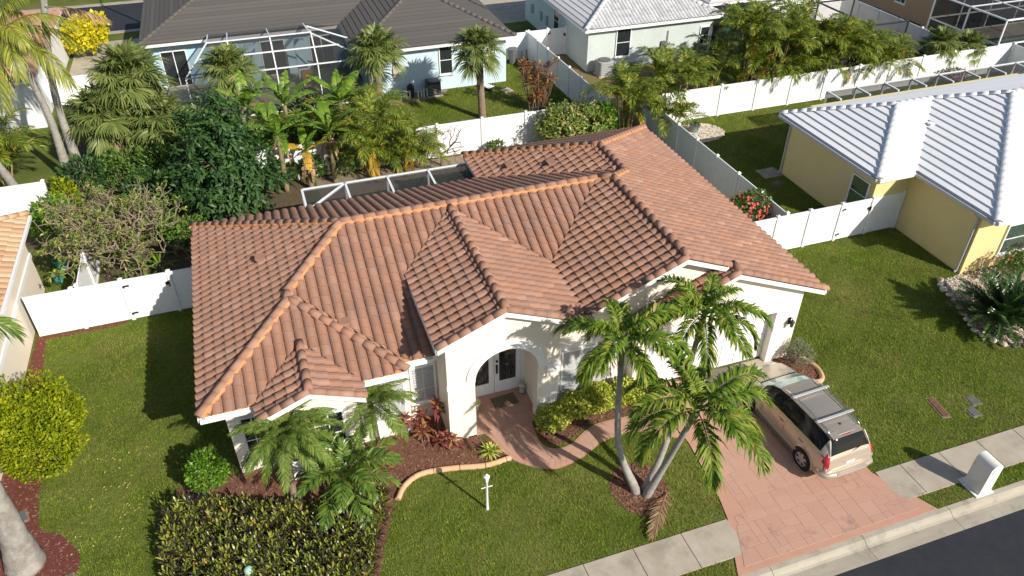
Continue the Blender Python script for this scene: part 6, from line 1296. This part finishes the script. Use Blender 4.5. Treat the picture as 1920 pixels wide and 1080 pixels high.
for i, (x, y, h, sp, lb) in enumerate([(.55, 34.5, 3.0, [(78, 2, 1), (55, 3, 1), (32, 3, 1), ('dead', 3, .9)], 'banana plant leaning over the dark tree'), (1.7, 34.3, 2.0, [(78, 1, .8), (55, 2, .9), ('y', 3, .9), ('dead', 5, .9)], 'banana plant with yellow leaves and brown dead ones'), (2.9, 34.6, 2.7, [(78, 2, 1), (55, 3, 1), (32, 2, 1), ('y', 1, .9), ('dead', 4, .9)], 'banana plant with broad leaf beside the areca'), (1.2, 37.2, 3.2, [(78, 3, 1), (55, 4, 1), (32, 2, 1)], 'tall banana plant behind the rear fence by the cage'), (3.9, 37.4, 2.9, [(78, 3, 1), (55, 4, 1), (32, 2, 1)], 'banana plant behind the rear fence at the lanai corner'), (-.6, 37.6, 3.2, [(78, 2, 1), (55, 3, 1), (32, 3, 1), ('y', 1, .8)], 'banana plant behind the rear fence below the fan palm')]):
    palm('banana_plant', lb, 'banana plant', (x, y, 0), (x+.05, y, h), (.13, .11, .08), pmat('banana_stem', (.20, .17, .08), (.28, .2, .12), 6, .8), BAN, sp, rings=8, seed=90+i, tilt=.12, group='banana plants at the rear fence')
def areca(x, y, label, n=8, h=1.6, s=1.0, spread=.7, seed=1, dead=1):
    """clump of canes, each with its own arching fronds"""
    rg = random.Random(seed); t = thing('areca_palm', label, 'palm', (x, y, 0)); cane = pmat('areca_cane', (.30, .27, .09), (.36, .24, .08), 6, .6) if 'areca_cane' not in bpy.data.materials else bpy.data.materials['areca_cane']
    for k in range(n):
        a = 6.283*k/n+rg.uniform(-.3, .3); r = spread*rg.uniform(.3, 1); hh = h*rg.uniform(.25, 1.15); px, py = r*math.cos(a), r*math.sin(a)
        b = MB(); b.tube([(px*.4, py*.4, -.03), (px*.75, py*.75, hh*.6), (px, py, hh)], [.045, .035, .028], 6); b.build('cane', cane, t, world=False)
        for j in range(8):
            c = rg.choice([78, 78, 55, 55, 55, 32]) if not (dead and j == 7 and rg.random() < .2*dead) else 'dead'; ss = s*rg.uniform(.8, 1.1)
            link('frond', rg.choice(AREC[c]), t, (px, py, hh), (rg.uniform(-.1, .1), rg.uniform(-.1, .1), a+rg.gauss(0, 1.3)), (ss, ss, ss))
    return t
areca(4.9, 34.5, 'areca clump between the bananas and the bare little tree', 8, 2.6, 1.0, .8, 101); areca(6.5, 34.4, 'areca clump spreading toward the bare little tree', 7, 1.7, .95, .6, 102); areca(4.2, 38.2, 'areca clump in front of the blue lanai corner', 6, 2.6, 1.0, .7, 103)
areca(20.95, 34.4, 'tall dark areca clump at the corner of the two white fences', 10, 3.2, 1.05, 1.0, 104); areca(18.6, 34.3, 'areca clump leaning over the rear ridge of the clay roof', 6, 2.6, .95, .7, 105)
for i, (x, y, h, n) in enumerate([(25.2, 37.2, 2.6, 5), (27.2, 36.7, 4.0, 10), (29.3, 36.6, 3.2, 10), (31.4, 36.7, 3.7, 10), (33.3, 36.5, 3.0, 10), (35.2, 36.6, 2.8, 10), (36.9, 36.6, 1.6, 8)]):
    areca(x, y, ['thin areca clump at the dark cage, first of the fence row', 'tallest areca clump of the row behind the long white fence', 'third areca clump of the row along the long white fence', 'middle areca clump of the row along the long white fence', 'fifth areca clump of the row along the long white fence', 'sixth areca clump of the row along the long white fence', 'yellowest and last areca clump of the row, by the orange bush'][i], n, h, 1.1, .9, 110+i, dead=2)
palm('fan_palm', 'short fan palm rising behind the pink flowers at the far fence', 'palm', (41.7, 36.3, 0), (41.2, 36.4, 1.9), (.15, .12, .14), SBARK, SAB, [(78, 5, .75), (55, 7, .8), (32, 8, .8), (8, 8, .8), (-22, 5, .8)], seed=57)
palm('fan_palm', 'second fan palm head leaning toward the far fence corner', 'palm', (42.0, 36.2, 0), (43.5, 36.3, 1.6), (.13, .11, .12), SBARK, SAB, [(78, 4, .7), (55, 6, .75), (32, 7, .75), (8, 7, .75), (-22, 4, .75)], seed=58)
shrub('bougainvillea', 'pink bougainvillea in front of the sunlit far fence', 'bush', (41.3, 34.8, 0), [((0, 0, .45), (1.1, .5, .5), 1300, .10, .6, .4)], L_['shrub'], seed=46, flowers=(45, .11, FL_PINK))
shrub('orange_croton', 'dark bush with orange flowers at the end of the areca row', 'bush', (38.2, 36.3, 0), [((0, 0, 1.3), (.9, .6, .9), 1500, .12, .6, .4)], L_['crotond'], seed=47, flowers=(26, .13, FL_OR))
shrub('purple_bush', 'dark purple leaved bush below the shaded far fence', 'bush', (39.9, 36.5, 0), [((0, 0, .9), (1.0, .6, .7), 1400, .12, .6, .4)], L_['crotond'], seed=48)
tree('spreading mango tree with pinkish new leaves by the rear fence', (15.4, 34.4, 0), [(0, 0, .6), (.05, 0, 1.1)], [((0, 0, 1.45), (2.0, 1.0, 1.15), 330)], L_['mango'], leaf=.24, ratio=.33, per=22, seed=62, tr=(.1, .06), name='mango_tree')
shrub('round_green_bush', 'bright rounded bush at the edge of the mango tree', 'bush', (17.2, 34.5, 0), [((0, 0, 1.2), (.72, .6, 1.1), 2200, .12, .6, .3)], L_['bush'], seed=49)
rosette('copper_dracaena', 'tall copper leaved shrub against the shaded white fence', 'plant', (15.5, 39.6, 0), [(R_.uniform(-1, 1)*.85*(.4+h/3.2), R_.uniform(-.5, .5), h) for h in np.linspace(.4, 2.9, 44)], L_['cordy'], .5, .085, 18, .35, 82)
shrub('green_garden_shrub', 'leafy green shrub beyond the buff tile roof corner', 'bush', (-9.3, 33.3, 0), [((0, 0, 1.0), (.95, .8, 1.05), 2600, .13, .6, .3)], L_['bush'], seed=63)
shrub('lime_shrub', 'upright lime yellow shrub before the rear fence by the trunks', 'bush', (-8.75, 34.6, 0), [((0, 0, 1.1), (.55, .5, 1.2), 1800, .12, .5, .35)], L_['duranta'], seed=64)
for i, (x, y, r, h, lb) in enumerate([(-5.6, 34.6, 1.2, 1.1, 'dark shade shrub at the rear of the side yard'), (-3.6, 35.2, 1.0, 1.3, 'dark shrub tucked beside the glossy tree'), (-8.4, 36.9, 1.2, 1.2, 'dark shrub under the left fan palms'), (-2.6, 38.6, 1.4, 1.4, 'leafy shrub below the fan palm by the cage'), (2.4, 39.8, 1.5, 1.5, 'leafy shrub in front of the blue house cage'), (-6.9, 37.6, 1.2, 1.0, 'leafy shrub behind the frangipani under the fan palms'), (-4.9, 37.3, 1.2, 1.1, 'leafy shrub between the fan palms and the glossy tree'), (-3.0, 36.9, 1.2, 1.2, 'leafy shrub hidden behind the glossy tree'), (-.9, 36.7, 1.1, 1.4, 'leafy shrub where the rear fence begins by the bananas'), (.9, 36.8, 1.1, 1.6, 'leafy shrub behind the bananas and fence'), (-6.7, 33.4, .9, .8, 'leafy shrub at the far end of the side yard'), (-3.9, 31.0, .9, .7, 'low leafy shrub beside the roof corner under the glossy tree'), (-5.2, 32.4, 1.0, .8, 'low leafy shrub behind the frangipani trunk')]):
    shrub('shade_shrub', lb, 'bush', (x, y, 0), [((0, 0, h*.8), (r, r*.8, h), 1900, .17, .5, .4)], L_['shrub'] if i > 2 else L_['dark'], seed=150+i)
areca(2.6, 36.9, 'areca clump behind the yellowing banana leaves', 7, 1.6, 1.0, .8, 121); areca(5.9, 36.6, 'areca clump behind the fence near the tan palm trunk', 7, 1.4, .9, .7, 122)
areca(-12.2, 38.6, 'dark palm clump at the left frame edge under the coconut fronds', 8, 2.2, 1.1, .9, 120)
shrub('yellow_tree', 'rounded yellow leaved tree in front of the rear road', 'tree', (-9.6, 57.3, 0), [((0, 0, 1.6), (1.35, 1.2, 1.2), 2600, .2, .6, .35), ((-.7, .2, .9), (1.0, .9, .9), 1400, .2, .6, .35)], L_['yellow'], seed=65)
shrub('side_yard_shrub', 'yellow green grassy shrub beside the grey air conditioner', 'bush', (22.8, 42.6, 0), [((0, 0, .35), (.7, .5, .4), 900, .12, .4, .3)], L_['duranta'], seed=66)
for i, (x, y, z, L, lb) in enumerate([(-8.95, 30.9, .48, .5, 'spiky plant in the tall turquoise pot'), (-9.0, 29.95, .35, .36, 'spiky plant in the smaller turquoise pot'), (22.55, 33.9, .44, .5, 'spiky grey plant in the pot on the pebble ring'), (4.86, 17.5, .36, .14, 'small yellow plant in the cream porch pot')]):
    rosette('potted_plant', lb, 'plant', (x, y, z), [(0, 0, .02)], L_['spider'] if i in (1, 3) else L_['shrub'], L, .05, 26, .25, 130+i, el=(.1, 1.4))
for i, (x, y) in enumerate([(18.9, 35.0), (11.3, 34.9), (.4, 34.9), (1.9, 35.05), (3.5, 35.0)]): shrub('low_green_plant', ['low green plant by the fence corner under the arecas', 'low green plant at the rear fence by the mango tree', 'leafy plant at the foot of the banana nearest the dark tree', 'leafy plant at the foot of the yellow leaved banana', 'leafy plant between the bananas and the areca'][i], 'plant', (x, y, 0), [((0, 0, .35+.35*(i > 1)), (.5+.2*(i > 1), .35, .4+.4*(i > 1)), 600+500*(i > 1), .14, .5, .3)], L_['shrub'], seed=140+i)
# ================================================================ lawns
def lawn(polys, holes, dens, L, W, label, z=0.0, seed=1):
    R = np.random.default_rng(seed); Vs = []
    for P in polys:
        xs = [p[0] for p in P]; ys = [p[1] for p in P]; n = int((max(xs)-min(xs))*(max(ys)-min(ys))*dens); X = R.uniform(min(xs), max(xs), n); Y = R.uniform(min(ys), max(ys), n); ok = in_poly(X, Y, P)
        JX, JY = X+R.normal(0, .03, n), Y+R.normal(0, .03, n)
        for H in holes: ok &= ~in_poly(JX, JY, H)
        X, Y = X[ok], Y[ok]; n = len(X); a = R.uniform(0, 6.283, n); l = L*R.uniform(.55, 1.25, n)*(1+.25*np.sin(X*1.7)*np.sin(Y*1.3+1)); t = R.uniform(.25, 1.15, n); w = W*R.uniform(.7, 1.2, n)
        C = np.stack([X, Y, np.full(n, z)], 1); S = np.stack([-np.sin(a), np.cos(a), 0*a], 1)*w[:, None]*.5; T = np.stack([np.cos(a)*np.sin(t), np.sin(a)*np.sin(t), np.cos(t)], 1)*l[:, None]
        Vs.append(np.stack([C-S, C+S, C+T], 1).reshape(-1, 3))
    V = np.concatenate(Vs); _tag(soup('lawn_grass', V, np.arange(len(V)).reshape(-1, 3), M['blade']), label, 'grass', kind='stuff')
WK = [(p.x, p.y) for p in _wl]+[(p.x, p.y) for p in _wr][::-1]
HOLES = [DRV, WK]+[P for k in ('front_bed', 'hedge_bed', 'palm_ring', 'royal_bed', 'garage_corner_bed', 'wall_strip_bed', 'pebble_bed', 'pebble_ring', 'rear_bed', 'side_yard_bed', 'blue_house_bed', 'neighbour_rear_bed') for P in BEDS[k]]+[[(3.7, 16.4), (17, 16.4), (17, 30), (3.7, 30)], [(-2.62, 17.3), (3.8, 17.3), (3.8, 26.7), (-2.62, 26.7)]]
lawn([[(-13, 11.0), (10.7, 11.0), (10.7, 17.4), (-13, 17.4)], [(-9.4, 17.3), (-2.6, 17.3), (-2.6, 26.4), (-9.4, 26.4)], [(-13, 9.29), (9.8, 9.29), (9.8, 9.84), (-13, 9.84)]], HOLES, 820, .082, .019, 'green front and side lawn round the clay roofed house', seed=1)
lawn([[(15.4, 11.0), (34, 11.0), (34, 14), (26, 18.4), (26.05, 22.3), (16.2, 22.3), (16.2, 16.4)], [(16.3, 9.29), (34, 9.29), (34, 9.84), (15.7, 9.84)]], HOLES+[[(17.75, 9.2), (18.5, 9.2), (18.5, 10), (17.75, 10)]], 800, .084, .020, 'green lawn between the driveway and the yellow house', seed=2)
lawn([[(16.3, 22.3), (24.25, 22.3), (24.25, 35.3), (16.3, 35.3)], [(24.2, 28.5), (45, 31.1), (45, 35.3), (24.2, 35.3)], [(-9.45, 26.5), (-7.6, 26.5), (-7.6, 33), (-9.45, 33)], [(-2, 27), (17, 27), (17, 33.4), (-2, 33.4)]], HOLES, 620, .08, .022, 'grass of the fenced rear and side yards', seed=3)
lawn([[(6.3, 35.7), (17.8, 35.7), (17.6, 47.3), (15.2, 47.3), (15.2, 44.2), (6.3, 44.2)]], HOLES, 480, .085, .026, 'sunny lawn behind the pale blue house', seed=4)
# fallen yellow leaves on the side lawn
n = 46; X = R_.normal(-6.4, .75, n); Y = R_.normal(17.8, 1.1, n); th = R_.uniform(0, 6.28, n)
fm = pmat('fallen_leaf', (.55, .42, .06), (.62, .52, .2), 20, .7); lb = ['yellow fallen leaf on the side lawn beside the golden bush']
for i in range(n):
    if X[i] < -7.2: continue
    v, f = rhombs(np.array([[0, 0, 0]]), np.array([[math.cos(th[i]), math.sin(th[i]), .1]]), np.array([[0, 0, 1.]]), .085, .045); o = soup('fallen_leaf', v, f, fm, None, (X[i], Y[i], .058)); _tag(o, lb[0], 'leaf', 'fallen leaves on the side lawn')
